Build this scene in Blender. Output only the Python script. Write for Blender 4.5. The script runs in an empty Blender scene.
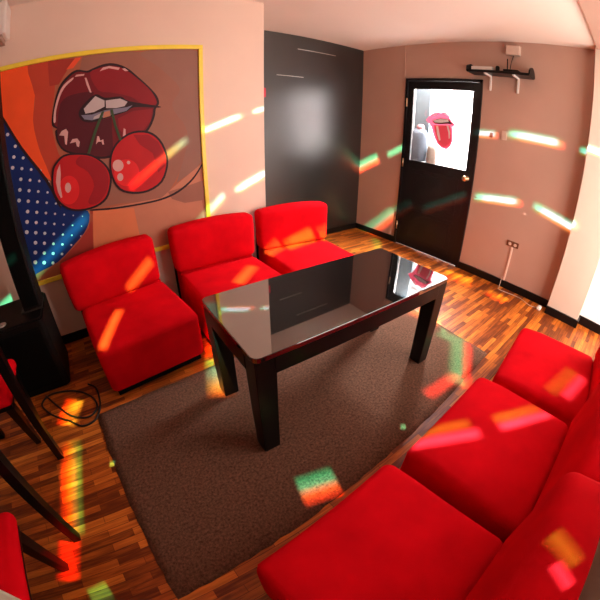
import bpy, bmesh, math, random
from mathutils import Vector, Matrix
from mathutils.geometry import tessellate_polygon
C = bpy.context.scene.collection
SC = bpy.context.scene

# ------------------------------------------------------------------ camera
cd = bpy.data.cameras.new('camera'); cam = bpy.data.objects.new('camera', cd); C.objects.link(cam)
cd.type = 'PANO'; cd.sensor_width = 36.0; cd.sensor_height = 36.0; cd.clip_start = 0.02
def pano(k, v):
    try: setattr(cd, k, v)
    except Exception: setattr(cd.cycles, k, v)
pano('panorama_type', 'FISHEYE_LENS_POLYNOMIAL'); pano('fisheye_fov', math.radians(300))
for k, v in zip(('fisheye_polynomial_k0', 'fisheye_polynomial_k1', 'fisheye_polynomial_k2', 'fisheye_polynomial_k3', 'fisheye_polynomial_k4'),
                (0.0, -0.05013246, -1.9069e-06, 2.29292e-06, -1.25676e-08)): pano(k, v)
cam.matrix_world = Matrix(((0.805712, 0.286603, -0.518349, -3.30728), (-0.592266, 0.400122, -0.699374, -3.15092), (0.00696, 0.870495, 0.492128, 1.35865), (0, 0, 0, 1)))
SC.camera = cam

# ------------------------------------------------------------------ exposure, world, daylight
SC.view_settings.view_transform = 'Standard'; SC.view_settings.look = 'None'
SC.view_settings.gamma = 1.0; SC.view_settings.use_curve_mapping = False
SC.view_settings.exposure = 0.0
w = bpy.data.worlds.new('world'); SC.world = w; w.use_nodes = True
bg = w.node_tree.nodes['Background']; bg.inputs[0].default_value = (1.0, .86, .78, 1); bg.inputs[1].default_value = 0.5
def area(name, loc, tgt, sx, sy, power, col, spread=180):
    l = bpy.data.lights.new(name, 'AREA'); l.shape = 'RECTANGLE'; l.size = sx; l.size_y = sy; l.energy = power; l.color = col
    l.spread = math.radians(spread)
    o = bpy.data.objects.new(name, l); C.objects.link(o); o.location = loc
    o.rotation_euler = (Vector(tgt)-Vector(loc)).to_track_quat('-Z', 'Y').to_euler(); return o
area('window_daylight', (-.95, -3.84, 1.12), (-1.35, -2.0, .95), 1.7, 2.1, 92, (1.0, .88, .79))
area('ceiling_fill', (-3.9, -3.0, 2.38), (-3.7, -2.6, 0), .5, .5, 2.5, (1.0, .80, .66))  # added warm fill behind the camera, no fixture there
area('corridor_light', (.75, -1.1, 2.38), (.95, -1.1, 0), .8, 1.5, 1050, (1.0, .97, .97))

# ------------------------------------------------------------------ materials
def newmat(name):
    m = bpy.data.materials.new(name); m.use_nodes = True; nt = m.node_tree
    return m, nt, nt.nodes['Principled BSDF']
def plain(name, col, rough=.6, metal=0, spec=.5, noise=0, scale=20, bump=0, bscale=200, sheen=0, sheencol=None):
    m, nt, b = newmat(name)
    b.inputs['Base Color'].default_value = (*col, 1); b.inputs['Roughness'].default_value = rough
    b.inputs['Metallic'].default_value = metal; b.inputs['Specular IOR Level'].default_value = spec
    tc = None
    if noise or bump: tc = nt.nodes.new('ShaderNodeTexCoord')
    if noise:
        n = nt.nodes.new('ShaderNodeTexNoise'); n.inputs['Scale'].default_value = scale; n.inputs['Detail'].default_value = 5
        nt.links.new(tc.outputs['Object'], n.inputs['Vector'])
        r = nt.nodes.new('ShaderNodeMapRange'); r.inputs['From Min'].default_value = .3; r.inputs['From Max'].default_value = .7
        r.inputs['To Min'].default_value = 1-noise; r.inputs['To Max'].default_value = 1+noise
        nt.links.new(n.outputs['Fac'], r.inputs['Value'])
        mx = nt.nodes.new('ShaderNodeVectorMath'); mx.operation = 'SCALE'; mx.inputs[0].default_value = col
        nt.links.new(r.outputs[0], mx.inputs['Scale']); nt.links.new(mx.outputs[0], b.inputs['Base Color'])
    if bump:
        n2 = nt.nodes.new('ShaderNodeTexNoise'); n2.inputs['Scale'].default_value = bscale; n2.inputs['Detail'].default_value = 3
        nt.links.new(tc.outputs['Object'], n2.inputs['Vector'])
        bp = nt.nodes.new('ShaderNodeBump'); bp.inputs['Strength'].default_value = bump; bp.inputs['Distance'].default_value = .004
        nt.links.new(n2.outputs['Fac'], bp.inputs['Height']); nt.links.new(bp.outputs[0], b.inputs['Normal'])
    if sheen:
        b.inputs['Sheen Weight'].default_value = sheen; b.inputs['Sheen Roughness'].default_value = .5
        b.inputs['Sheen Tint'].default_value = (*(sheencol or col), 1)
    return m
M = {}
M['wall'] = plain('cream_paint', (.78, .575, .465), .55, noise=.025, scale=3, bump=.05, bscale=60)
M['wall_back'] = plain('beige_back_wall', (.47, .29, .222), .55, noise=.03, scale=3, bump=.05, bscale=60)  # darker, redder base colour than the other room walls
M['ceil'] = plain('ceiling_paint', (.86, .73, .64), .7, noise=.02, scale=2)
M['white_wall'] = plain('corridor_white', (.88, .86, .86), .7, noise=.01)
M['pillar'] = plain('pillar_paint', (.68, .55, .45), .5, noise=.02, scale=4)
M['base'] = plain('black_baseboard', (.005, .004, .004), .35, spec=.25, noise=.2, scale=9)
M['red'] = plain('red_velvet', (.66, .003, .0095), .9, spec=.03, noise=.16, scale=5, bump=.3, bscale=420, sheen=.12, sheencol=(1, .002, .004))
M['dark'] = plain('black_cloth', (.004, .004, .004), .9, spec=.1, noise=.2)
M['blackwood'] = plain('black_lacquer', (.004, .0035, .0035), .3, spec=.22, noise=.25, scale=14, bump=.04, bscale=80)
M['speaker'] = plain('black_speaker', (.004, .0035, .0035), .55, spec=.15, noise=.2, bump=.2, bscale=500)
M['grille'] = plain('speaker_grille', (.002, .002, .002), .7, spec=.08, bump=.5, bscale=700)
M['yellow'] = plain('yellow_frame', (.90, .70, .05), .4, noise=.05)
M['doorblack'] = plain('door_black', (.005, .004, .005), .35, spec=.3, noise=.25, scale=6, bump=.05, bscale=40)
M['brass'] = plain('brass', (.75, .50, .30), .3, metal=1)
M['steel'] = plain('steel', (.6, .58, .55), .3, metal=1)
M['whiteplastic'] = plain('white_plastic', (.78, .70, .64), .4, noise=.03)
M['cream'] = plain('cream_plastic', (.62, .45, .36), .5, noise=.04)
M['brown'] = plain('brown_plastic', (.16, .05, .02), .4, noise=.1)
M['redlight'] = plain('red_light_colour', (.6, .01, .04), .4)
M['cable'] = plain('cable_rubber', (.008, .008, .008), .5)
M['cloth'] = plain('white_cloth', (.72, .74, .62), .8, noise=.06, bump=.2)
M['coat'] = plain('grey_blue_cloth', (.028, .036, .048), .8, noise=.15, scale=30)
M['tan'] = plain('tan_cloth', (.08, .052, .036), .8, noise=.1, scale=30)
M['pinkcloth'] = plain('pink_cloth', (.13, .045, .05), .8, noise=.1)
M['slate'] = plain('slate_paint', (.025, .038, .046), .6, noise=.05)
M['acsh'] = plain('ac_vent', (.42, .27, .21), .6, noise=.2, scale=60)
for n, c in dict(orange=(.92, .095, .018), coral=(.50, .055, .025), rust=(.37, .035, .022), flame=(.80, .09, .03), mauve=(.31, .125, .085), taupe=(.29, .135, .10),
                 blush=(.52, .20, .12), blue=(.002, .019, .14), skin=(.70, .20, .085), ink=(.022, .006, .010), lip=(.16, .006, .012), lip_dark=(.085, .005, .012),
                 lip_bright=(.25, .008, .014), tooth=(.52, .43, .43), tooth_blue=(.20, .19, .26), shine=(.66, .36, .34), cherry=(.48, .008, .012), cherry_bright=(.72, .015, .018),
                 cherry_dark=(.30, .005, .012), stem=(.045, .075, .03), dot=(.62, .60, .66), canvas=(.42, .12, .06)).items():
    M[n] = plain('print_'+n, c, .6, spec=.3, noise=.05, scale=6)
for n, c in dict(lip_pink=(.68, .075, .13), tongue=(.72, .095, .155), white=(.86, .84, .84)).items(): M['st_'+n] = plain('sticker_'+n, c, .5)
for k in ('lip_pink', 'tongue', 'white'):
    nt = M['st_'+k].node_tree; b = nt.nodes['Principled BSDF']; o = nt.nodes['Material Output']
    tr = nt.nodes.new('ShaderNodeBsdfTranslucent'); c = b.inputs['Base Color'].default_value; tr.inputs[0].default_value = (c[0], c[1], c[2], 1)
    mx = nt.nodes.new('ShaderNodeMixShader'); mx.inputs[0].default_value = .10
    nt.links.new(b.outputs[0], mx.inputs[1]); nt.links.new(tr.outputs[0], mx.inputs[2]); nt.links.new(mx.outputs[0], o.inputs[0])
M['st_ink'] = plain('sticker_ink', (.05, .02, .03), .5)

def floor_mat():
    m, nt, b = newmat('strip_laminate'); L = nt.links; N = nt.nodes.new
    tc = N('ShaderNodeTexCoord'); mp = N('ShaderNodeMapping'); L.new(tc.outputs['Object'], mp.inputs[0])
    br = N('ShaderNodeTexBrick'); L.new(mp.outputs[0], br.inputs['Vector'])
    br.inputs['Scale'].default_value = 1; br.inputs['Brick Width'].default_value = .30; br.inputs['Row Height'].default_value = .036
    br.inputs['Mortar Size'].default_value = .0012; br.offset = .37; br.inputs['Bias'].default_value = -.1
    br.inputs['Color1'].default_value = (.12, .12, .12, 1); br.inputs['Color2'].default_value = (.95, .95, .95, 1); br.inputs['Mortar'].default_value = (0, 0, 0, 1)
    mp2 = N('ShaderNodeMapping'); mp2.inputs['Scale'].default_value = (2.5, 34, 1); L.new(tc.outputs['Object'], mp2.inputs[0])
    nz = N('ShaderNodeTexNoise'); nz.inputs['Scale'].default_value = 2.2; nz.inputs['Detail'].default_value = 7; nz.inputs['Distortion'].default_value = .8; L.new(mp2.outputs[0], nz.inputs['Vector'])
    ad = N('ShaderNodeMath'); ad.operation = 'MULTIPLY_ADD'; ad.inputs[1].default_value = .52; L.new(br.outputs['Color'], ad.inputs[0])
    sb = N('ShaderNodeMath'); sb.operation = 'MULTIPLY'; sb.inputs[1].default_value = .62; L.new(nz.outputs['Fac'], sb.inputs[0]); L.new(sb.outputs[0], ad.inputs[2])
    cr = N('ShaderNodeValToRGB'); L.new(ad.outputs[0], cr.inputs[0])
    e = cr.color_ramp.elements; e[0].position = .06; e[0].color = (.028, .006, .002, 1); e[1].position = .95; e[1].color = (.84, .27, .035, 1)
    e[1].position = .88; k = e.new(.38); k.color = (.17, .033, .006, 1); k = e.new(.62); k.color = (.50, .122, .014, 1)
    L.new(cr.outputs[0], b.inputs['Base Color']); b.inputs['Roughness'].default_value = .40; b.inputs['Specular IOR Level'].default_value = .28
    return m
M['floor'] = floor_mat()
def rug_mat():
    m, nt, b = newmat('rug_pile'); L = nt.links; N = nt.nodes.new
    tc = N('ShaderNodeTexCoord'); nz = N('ShaderNodeTexNoise'); nz.inputs['Scale'].default_value = 85; nz.inputs['Detail'].default_value = 6; nz.inputs['Roughness'].default_value = .75
    L.new(tc.outputs['Object'], nz.inputs['Vector'])
    cr = N('ShaderNodeValToRGB'); e = cr.color_ramp.elements; e[0].position = .30; e[0].color = (.044, .023, .015, 1); e[1].position = .70; e[1].color = (.25, .125, .080, 1)
    L.new(nz.outputs['Fac'], cr.inputs[0]); L.new(cr.outputs[0], b.inputs['Base Color']); b.inputs['Roughness'].default_value = .95; b.inputs['Specular IOR Level'].default_value = .1
    bp = N('ShaderNodeBump'); bp.inputs['Strength'].default_value = .6; bp.inputs['Distance'].default_value = .006; L.new(nz.outputs['Fac'], bp.inputs['Height']); L.new(bp.outputs[0], b.inputs['Normal'])
    return m
M['rug'] = rug_mat()
def blackwall_mat():
    m, nt, b = newmat('glossy_black_wall'); L = nt.links; N = nt.nodes.new
    tc = N('ShaderNodeTexCoord'); nz = N('ShaderNodeTexNoise'); nz.inputs['Scale'].default_value = 2.5; nz.inputs['Detail'].default_value = 6
    L.new(tc.outputs['Object'], nz.inputs['Vector'])
    cr = N('ShaderNodeValToRGB'); e = cr.color_ramp.elements; e[0].position = .35; e[0].color = (.003, .004, .004, 1); e[1].position = .7; e[1].color = (.010, .011, .011, 1)
    L.new(nz.outputs['Fac'], cr.inputs[0]); L.new(cr.outputs[0], b.inputs['Base Color'])
    b.inputs['Roughness'].default_value = .32; b.inputs['IOR'].default_value = 1.95
    return m
M['blackwall'] = blackwall_mat()
def glass_top():
    m, nt, b = newmat('black_glass'); b.inputs['Base Color'].default_value = (.010, .009, .009, 1); b.inputs['Roughness'].default_value = .03; b.inputs['IOR'].default_value = 3.2
    return m
M['glasstop'] = glass_top()
def pane_mat():
    m = bpy.data.materials.new('door_glass'); m.use_nodes = True; nt = m.node_tree; nt.nodes.clear(); N = nt.nodes.new
    o = N('ShaderNodeOutputMaterial'); t = N('ShaderNodeBsdfTransparent'); t.inputs[0].default_value = (.95, .97, .97, 1)
    g = N('ShaderNodeBsdfGlossy'); g.inputs['Roughness'].default_value = .05; mx = N('ShaderNodeMixShader'); mx.inputs[0].default_value = .06
    nt.links.new(t.outputs[0], mx.inputs[1]); nt.links.new(g.outputs[0], mx.inputs[2]); nt.links.new(mx.outputs[0], o.inputs[0]); return m
M['pane'] = pane_mat()

# ------------------------------------------------------------------ helpers
def obj(name, bm, mats, parent=None, smooth=False, loc=None):
    me = bpy.data.meshes.new(name); bm.to_mesh(me); bm.free()
    for m in (mats if isinstance(mats, (list, tuple)) else [mats]): me.materials.append(M[m] if isinstance(m, str) else m)
    if smooth:
        for p in me.polygons: p.use_smooth = True
    o = bpy.data.objects.new(name, me); C.objects.link(o)
    if parent: o.parent = parent
    if loc: o.location = loc
    return o
def tag(o, label, cat, group=None):
    o['label'] = label; o['category'] = cat
    if group: o['group'] = group
    return o
def thing(name, label, cat, loc=(0, 0, 0), rz=0, group=None):
    o = bpy.data.objects.new(name, None); o.empty_display_size = .1; C.objects.link(o); o.location = loc; o.rotation_euler = (0, 0, rz)
    return tag(o, label, cat, group)
def struct(name, bm, m, parent=None, smooth=False):
    o = obj(name, bm, m, parent, smooth); o['kind'] = 'structure'; return o
def box(bm, x0, x1, y0, y1, z0, z1, bev=0, mi=0, seg=2):
    x0, x1 = sorted((x0, x1)); y0, y1 = sorted((y0, y1)); z0, z1 = sorted((z0, z1))
    v = [bm.verts.new(p) for p in ((x0,y0,z0),(x1,y0,z0),(x1,y1,z0),(x0,y1,z0),(x0,y0,z1),(x1,y0,z1),(x1,y1,z1),(x0,y1,z1))]
    fs = [bm.faces.new([v[i] for i in q]) for q in ((3,2,1,0),(4,5,6,7),(0,1,5,4),(1,2,6,5),(2,3,7,6),(3,0,4,7))]
    for f in fs: f.material_index = mi
    if bev: bmesh.ops.bevel(bm, geom=list({e for f in fs for e in f.edges}), offset=bev, segments=seg, affect='EDGES', profile=.6)
    return bm
def B(*a, **k): return box(bmesh.new(), *a, **k)
def rbox(cx, cy, cz, hx, hy, hz, r, n=9, puff=0, fn=None):
    """rounded upholstered block: a grid cube whose surface is rounded by r, its broad faces puffed"""
    bm = bmesh.new(); g = {}
    # cluster grid lines near the edges
    def lines(h):
        rr = min(r, h*.98); a = [-h, -h+rr*.25, -h+rr*.6, -h+rr]; inner = [(-h+rr)+(2*h-2*rr)*i/n for i in range(1, n)]
        return a+inner+[-t for t in reversed(a)]
    X, Y, Z = lines(hx), lines(hy), lines(hz)
    def V(i, j, k):
        if (i, j, k) in g: return g[(i, j, k)]
        p = Vector((X[i], Y[j], Z[k]))
        q = Vector((max(-hx+r, min(hx-r, p.x)), max(-hy+r, min(hy-r, p.y)), max(-hz+r, min(hz-r, p.z)))) if min(hx, hy, hz) >= r else \
            Vector(tuple(max(-max(h-r, 0), min(max(h-r, 0), c)) for h, c in zip((hx, hy, hz), p)))
        d = p-q
        if d.length > 1e-9: p = q+d.normalized()*min(r, max(abs(d.x), abs(d.y), abs(d.z)))
        if puff:
            u = (1-(p.x/hx)**2), (1-(p.y/hy)**2), (1-(p.z/hz)**2)
            u = [max(0, t) for t in u]
            p = Vector((p.x+puff*math.copysign(1, p.x)*u[1]*u[2]*(abs(p.x)/hx)**3*.6, p.y+puff*math.copysign(1, p.y)*u[0]*u[2]*(abs(p.y)/hy)**3, p.z+puff*math.copysign(1, p.z)*u[0]*u[1]*(abs(p.z)/hz)**3))
        if fn: p = fn(p)
        g[(i, j, k)] = bm.verts.new((cx+p.x, cy+p.y, cz+p.z)); return g[(i, j, k)]
    a, b, c = len(X)-1, len(Y)-1, len(Z)-1
    for i in range(a):
        for j in range(b):
            bm.faces.new((V(i, j, 0), V(i, j+1, 0), V(i+1, j+1, 0), V(i+1, j, 0))); bm.faces.new((V(i, j, c), V(i+1, j, c), V(i+1, j+1, c), V(i, j+1, c)))
    for i in range(a):
        for k in range(c):
            bm.faces.new((V(i, 0, k), V(i+1, 0, k), V(i+1, 0, k+1), V(i, 0, k+1))); bm.faces.new((V(i, b, k), V(i, b, k+1), V(i+1, b, k+1), V(i+1, b, k)))
    for j in range(b):
        for k in range(c):
            bm.faces.new((V(0, j, k), V(0, j, k+1), V(0, j+1, k+1), V(0, j+1, k))); bm.faces.new((V(a, j, k), V(a, j+1, k), V(a, j+1, k+1), V(a, j, k+1)))
    return bm
def tube(bm, pts, r, n=10, cap=True, r2=None):
    pts = [Vector(p) for p in pts]; rings = []
    for i, p in enumerate(pts):
        t = (pts[min(i+1, len(pts)-1)]-pts[max(i-1, 0)]).normalized()
        a = t.cross(Vector((0, 0, 1)) if abs(t.z) < .9 else Vector((1, 0, 0))).normalized(); b = t.cross(a)
        rad = r if r2 is None else r+(r2-r)*i/(len(pts)-1)
        rings.append([bm.verts.new(p+(a*math.cos(2*math.pi*k/n)+b*math.sin(2*math.pi*k/n))*rad) for k in range(n)])
    for q, s in zip(rings, rings[1:]):
        for k in range(n): bm.faces.new((q[k], q[(k+1) % n], s[(k+1) % n], s[k]))
    if cap: bm.faces.new(rings[0][::-1]); bm.faces.new(rings[-1])
    return bm
def lathe(bm, prof, origin, axis, n=20):
    ax = Vector(axis).normalized(); a = ax.cross(Vector((0, 0, 1)) if abs(ax.z) < .9 else Vector((1, 0, 0))).normalized(); b = ax.cross(a); o = Vector(origin); rings = []
    for r, h in prof: rings.append([bm.verts.new(o+ax*h+(a*math.cos(2*math.pi*k/n)+b*math.sin(2*math.pi*k/n))*max(r, 1e-4)) for k in range(n)])
    for q, s in zip(rings, rings[1:]):
        for k in range(n): bm.faces.new((q[k], q[(k+1) % n], s[(k+1) % n], s[k]))
    bm.faces.new(rings[0][::-1]); bm.faces.new(rings[-1]); return bm
def post(bm, top, foot, hw, hw2=None):
    """square tapered leg from top centre to foot centre"""
    hw2 = hw if hw2 is None else hw2
    q = [[bm.verts.new((c[0]+sx*h, c[1]+sy*h, c[2])) for sx, sy in ((-1,-1),(1,-1),(1,1),(-1,1))] for c, h in ((foot, hw2), (top, hw))]
    bm.faces.new(q[0][::-1]); bm.faces.new(q[1])
    for k in range(4): bm.faces.new((q[0][k], q[0][(k+1) % 4], q[1][(k+1) % 4], q[1][k]))
    return bm
def fixn(bm): bmesh.ops.recalc_face_normals(bm, faces=bm.faces[:]); return bm

# ------------------------------------------------------------------ the setting
H = 2.446; D = .716; XM = -1.876; YR = -3.75; XL = -5.4; T = .12
DY0, DY1, DH = -.695, -1.648, 2.03       # door opening
struct('floor', B(XL, 0, YR, D*0, -.1, 0), 'floor')
struct('ceiling', B(XL-T, T, YR-T, T, H, H+.1), 'ceil')
struct('wall_left', box(box(bmesh.new(), XL-T, XM, -D, T, 0, H), XM-.001, XM, -D, -D+.001, 0, H), 'wall')
struct('wall_alcove', B(XM, T, 0, T, 0, H), 'blackwall')
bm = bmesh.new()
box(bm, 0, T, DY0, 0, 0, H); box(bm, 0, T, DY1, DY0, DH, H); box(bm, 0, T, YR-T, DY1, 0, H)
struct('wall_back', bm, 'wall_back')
bm = bmesh.new()
box(bm, XL-T, -1.85, YR-T, YR, 0, H); box(bm, -1.85, -.05, YR-T, YR, 2.25, H); box(bm, -.05, 0, YR-T, YR, 0, H)
struct('wall_right', bm, 'wall')
struct('wall_near', B(XL-T, XL, YR, -D, 0, H), 'wall')
struct('wall_recess', B(-.004, 0, YR, -3.09, .085, H), 'white_wall')
struct('wall_pillar', B(-.13, 0, -3.09, -2.757, 0, H, bev=.004), 'pillar')
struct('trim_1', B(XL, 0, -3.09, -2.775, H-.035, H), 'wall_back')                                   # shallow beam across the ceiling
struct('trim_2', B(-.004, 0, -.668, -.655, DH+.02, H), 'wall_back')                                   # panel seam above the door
# window frames (daylight comes through them)
bm = bmesh.new()
for a in ((-1.85, -1.80), (-.10, -.05), (-.975, -.925)): box(bm, a[0], a[1], YR-.06, YR-.01, .02, 2.25)
for z in ((.0, .05), (2.2, 2.25)): box(bm, -1.85, -.05, YR-.06, YR-.01, *z)
struct('window_1', bm, 'whiteplastic')
# baseboards
struct('baseboard_left', B(XL, XM, -D-.012, -D, 0, .075, bev=.003), 'base')
struct('baseboard_alcove', B(XM, 0, -.012, 0, 0, .07), 'base')
bm = bmesh.new(); box(bm, -.016, 0, DY0, -.012, 0, .072); box(bm, -.016, 0, -2.757, DY1, 0, .075); box(bm, -.016, 0, -3.36, -3.09, 0, .085)
struct('baseboard_back', bm, 'base')
bm = bmesh.new(); box(bm, -.148, -.13, -3.108, -2.757, 0, .075); box(bm, -.13, -.016, -3.108, -3.09, 0, .075)
struct('baseboard_pillar', bm, 'base')
# corridor seen through the door glass
bm = bmesh.new(); box(bm, 1.3, 1.35, -2.6, .6, 0, H); box(bm, T, 1.35, -2.65, -2.6, 0, H); box(bm, T, 1.35, .6, .65, 0, H); box(bm, T, 1.35, -2.65, .65, -.1, 0); box(bm, T, 1.35, -2.65, .65, H, H+.1)
struct('wall_corridor', bm, 'white_wall')
struct('trim_3', B(.45, .5, -.74, .3, 0, 2.2), 'slate')                                           # dark post in the corridor
struct('trim_4', B(.40, .42, -.535, -.52, 0, 2.2), 'whiteplastic')

# door
dr = bpy.data.objects.new('door_1', None); C.objects.link(dr); dr['kind'] = 'structure'; dr.location = (0, -1.16, 0)
def dl(bm): bmesh.ops.translate(bm, verts=bm.verts[:], vec=(0, 1.16, 0)); return bm
WY0, WY1, WZ0, WZ1 = -.80, -1.555, 1.055, 1.91
bm = bmesh.new(); box(bm, -.02, T, DY0-.03, DY0, 0, DH); box(bm, -.02, T, DY1, DY1+.03, 0, DH); box(bm, -.02, T, DY1, DY0, DH-.03, DH)
struct('door_frame', dl(bm), 'doorblack', dr)
bm = bmesh.new(); y0, y1 = DY0-.033, DY1+.033
box(bm, -.01, .03, WY0, y0, .01, DH-.033, bev=.002); box(bm, -.01, .03, y1, WY1, .01, DH-.033, bev=.002); box(bm, -.01, .03, WY1, WY0, WZ1, DH-.033, bev=.002)
box(bm, -.01, .03, WY1, WY0, .01, WZ0, bev=.002)
for z0, z1 in ((.10, .48), (.56, .96)): 
    box(bm, -.014, -.009, -1.48, -.86, z0, z1, bev=.002); box(bm, -.018, -.013, -1.44, -.90, z0+.04, z1-.04, bev=.003)
struct('door_leaf', dl(bm), 'doorblack', dr)
pn = struct('door_pane', dl(B(.006, .012, WY1, WY0, WZ0, WZ1)), 'pane', dr)
bm = bmesh.new()
for a in (WY0, WY1): box(bm, -.014, -.002, a-.008, a+.008, WZ0, WZ1)
for z in (WZ0, WZ1): box(bm, -.014, -.002, WY1, WY0, z-.008, z+.008)
struct('glazing_bead', dl(bm), 'doorblack', dr)
bm = bmesh.new(); lathe(bm, ((.026, 0), (.026, .006), (.011, .010), (.011, .032), (.024, .042), (.030, .056), (.026, .070), (.010, .076)), (-.010, -1.572, .985), (-1, 0, 0))
kb = struct('door_knob', dl(fixn(bm)), 'brass', dr, True); kb['label'] = 'round brass door knob'
for z in (1.74, 1.02, .24):
    bm = bmesh.new(); tube(bm, ((-.024, DY0-.031, z-.05), (-.024, DY0-.031, z+.05)), .008)
    struct('hinge', dl(bm), 'brass', dr, True)
def polymesh(layers, plane, c, step, thick_first=0):
    """flat printed shapes, each a hair above the last, as one mesh; material slots in order of use"""
    bm = bmesh.new(); mats = []
    for i, (mat, pts) in enumerate(layers):
        if mat not in mats: mats.append(mat)
        co = [Vector((p[0], p[1], 0)) for p in pts]
        tri = tessellate_polygon([co]); d = c-step*(i+1)
        vs = [bm.verts.new((p[0], d, p[1]) if plane == 'y' else (d, p[0], p[1])) for p in pts]
        for t in tri:
            try: f = bm.faces.new([vs[k] for k in t])
            except ValueError: continue
            f.normal_update()
            nv = f.normal.y if plane == 'y' else f.normal.x
            if nv > 0: f.normal_flip()
            f.material_index = mats.index(mat)
    return bm, mats
STICKER = [["lip_pink",[[-0.9836,1.5486],[-1.0239,1.5945],[-1.0572,1.6224],[-1.1129,1.6551],[-1.1711,1.6425],[-1.2262,1.66],[-1.2693,1.6304],[-1.2972,1.5836],[-1.3609,1.5249],[-1.3271,1.4967],[-1.3396,1.4248],[-1.3499,1.361],[-1.3278,1.2925],[-1.2788,1.2459],[-1.2069,1.2588],[-1.1548,1.2938],[-1.1088,1.3641],[-1.0718,1.445],[-1.0366,1.5099]]],
["ink",[[-1.0632,1.5462],[-1.1047,1.5632],[-1.1756,1.5859],[-1.2734,1.5814],[-1.3299,1.5248],[-1.2649,1.5311],[-1.1816,1.5163],[-1.1009,1.5155]]],
["white",[[-1.0823,1.5512],[-1.1762,1.5793],[-1.2702,1.5761],[-1.276,1.552],[-1.1801,1.5329],[-1.0997,1.529]]],
["tongue",[[-1.0907,1.4977],[-1.1827,1.503],[-1.2939,1.5177],[-1.3162,1.4383],[-1.3245,1.3575],[-1.3062,1.3026],[-1.2669,1.2673],[-1.2085,1.2791],[-1.1618,1.3199],[-1.1191,1.399]]],
["white",[[-1.1223,1.4922],[-1.149,1.4947],[-1.1711,1.4216],[-1.1944,1.3407],[-1.1761,1.3317],[-1.1422,1.4016]]],
["white",[[-1.254,1.5069],[-1.2761,1.5092],[-1.3052,1.437],[-1.3081,1.3718],[-1.2935,1.3699],[-1.2832,1.4344]]],
["white",[[-1.0741,1.6049],[-1.0993,1.6305],[-1.1297,1.6361],[-1.1193,1.6218],[-1.0937,1.603]]],
["white",[[-1.2054,1.6384],[-1.2423,1.6447],[-1.2586,1.6262],[-1.2441,1.6217]]]]
bm, mats = polymesh(STICKER, 'x', .005, .0003)
so = struct('door_sticker', dl(bm), ['st_'+m for m in mats], dr); so['label'] = 'pink lips and tongue sticker'

# things seen through the door glass
t = thing('coat', 'blue-grey coat bundle with white hem, seen through the door glass', 'coat', (.38, -.66, 0))
obj('body', rbox(0, 0, 1.22, .07, .10, .22, .06, 5, .02), 'coat', t, True)
obj('collar', rbox(0, -.01, 1.46, .05, .05, .05, .045, 4), 'pinkcloth', t, True)
obj('hem', rbox(0, -.01, 1.0, .06, .10, .06, .05, 4), 'white_wall', t, True)
t = tag(obj('bag', rbox(.40, -.848, 1.10, .05, .050, .16, .045, 5, .02), 'tan', None, True), 'tan bag beside the blue-grey coat, behind the door glass', 'bag')
tag(obj('ledge_board', B(.3, .42, -1.10, -.81, .86, .93), 'slate'), 'dark ledge low behind the door glass, under the tan bag', 'ledge')

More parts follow.
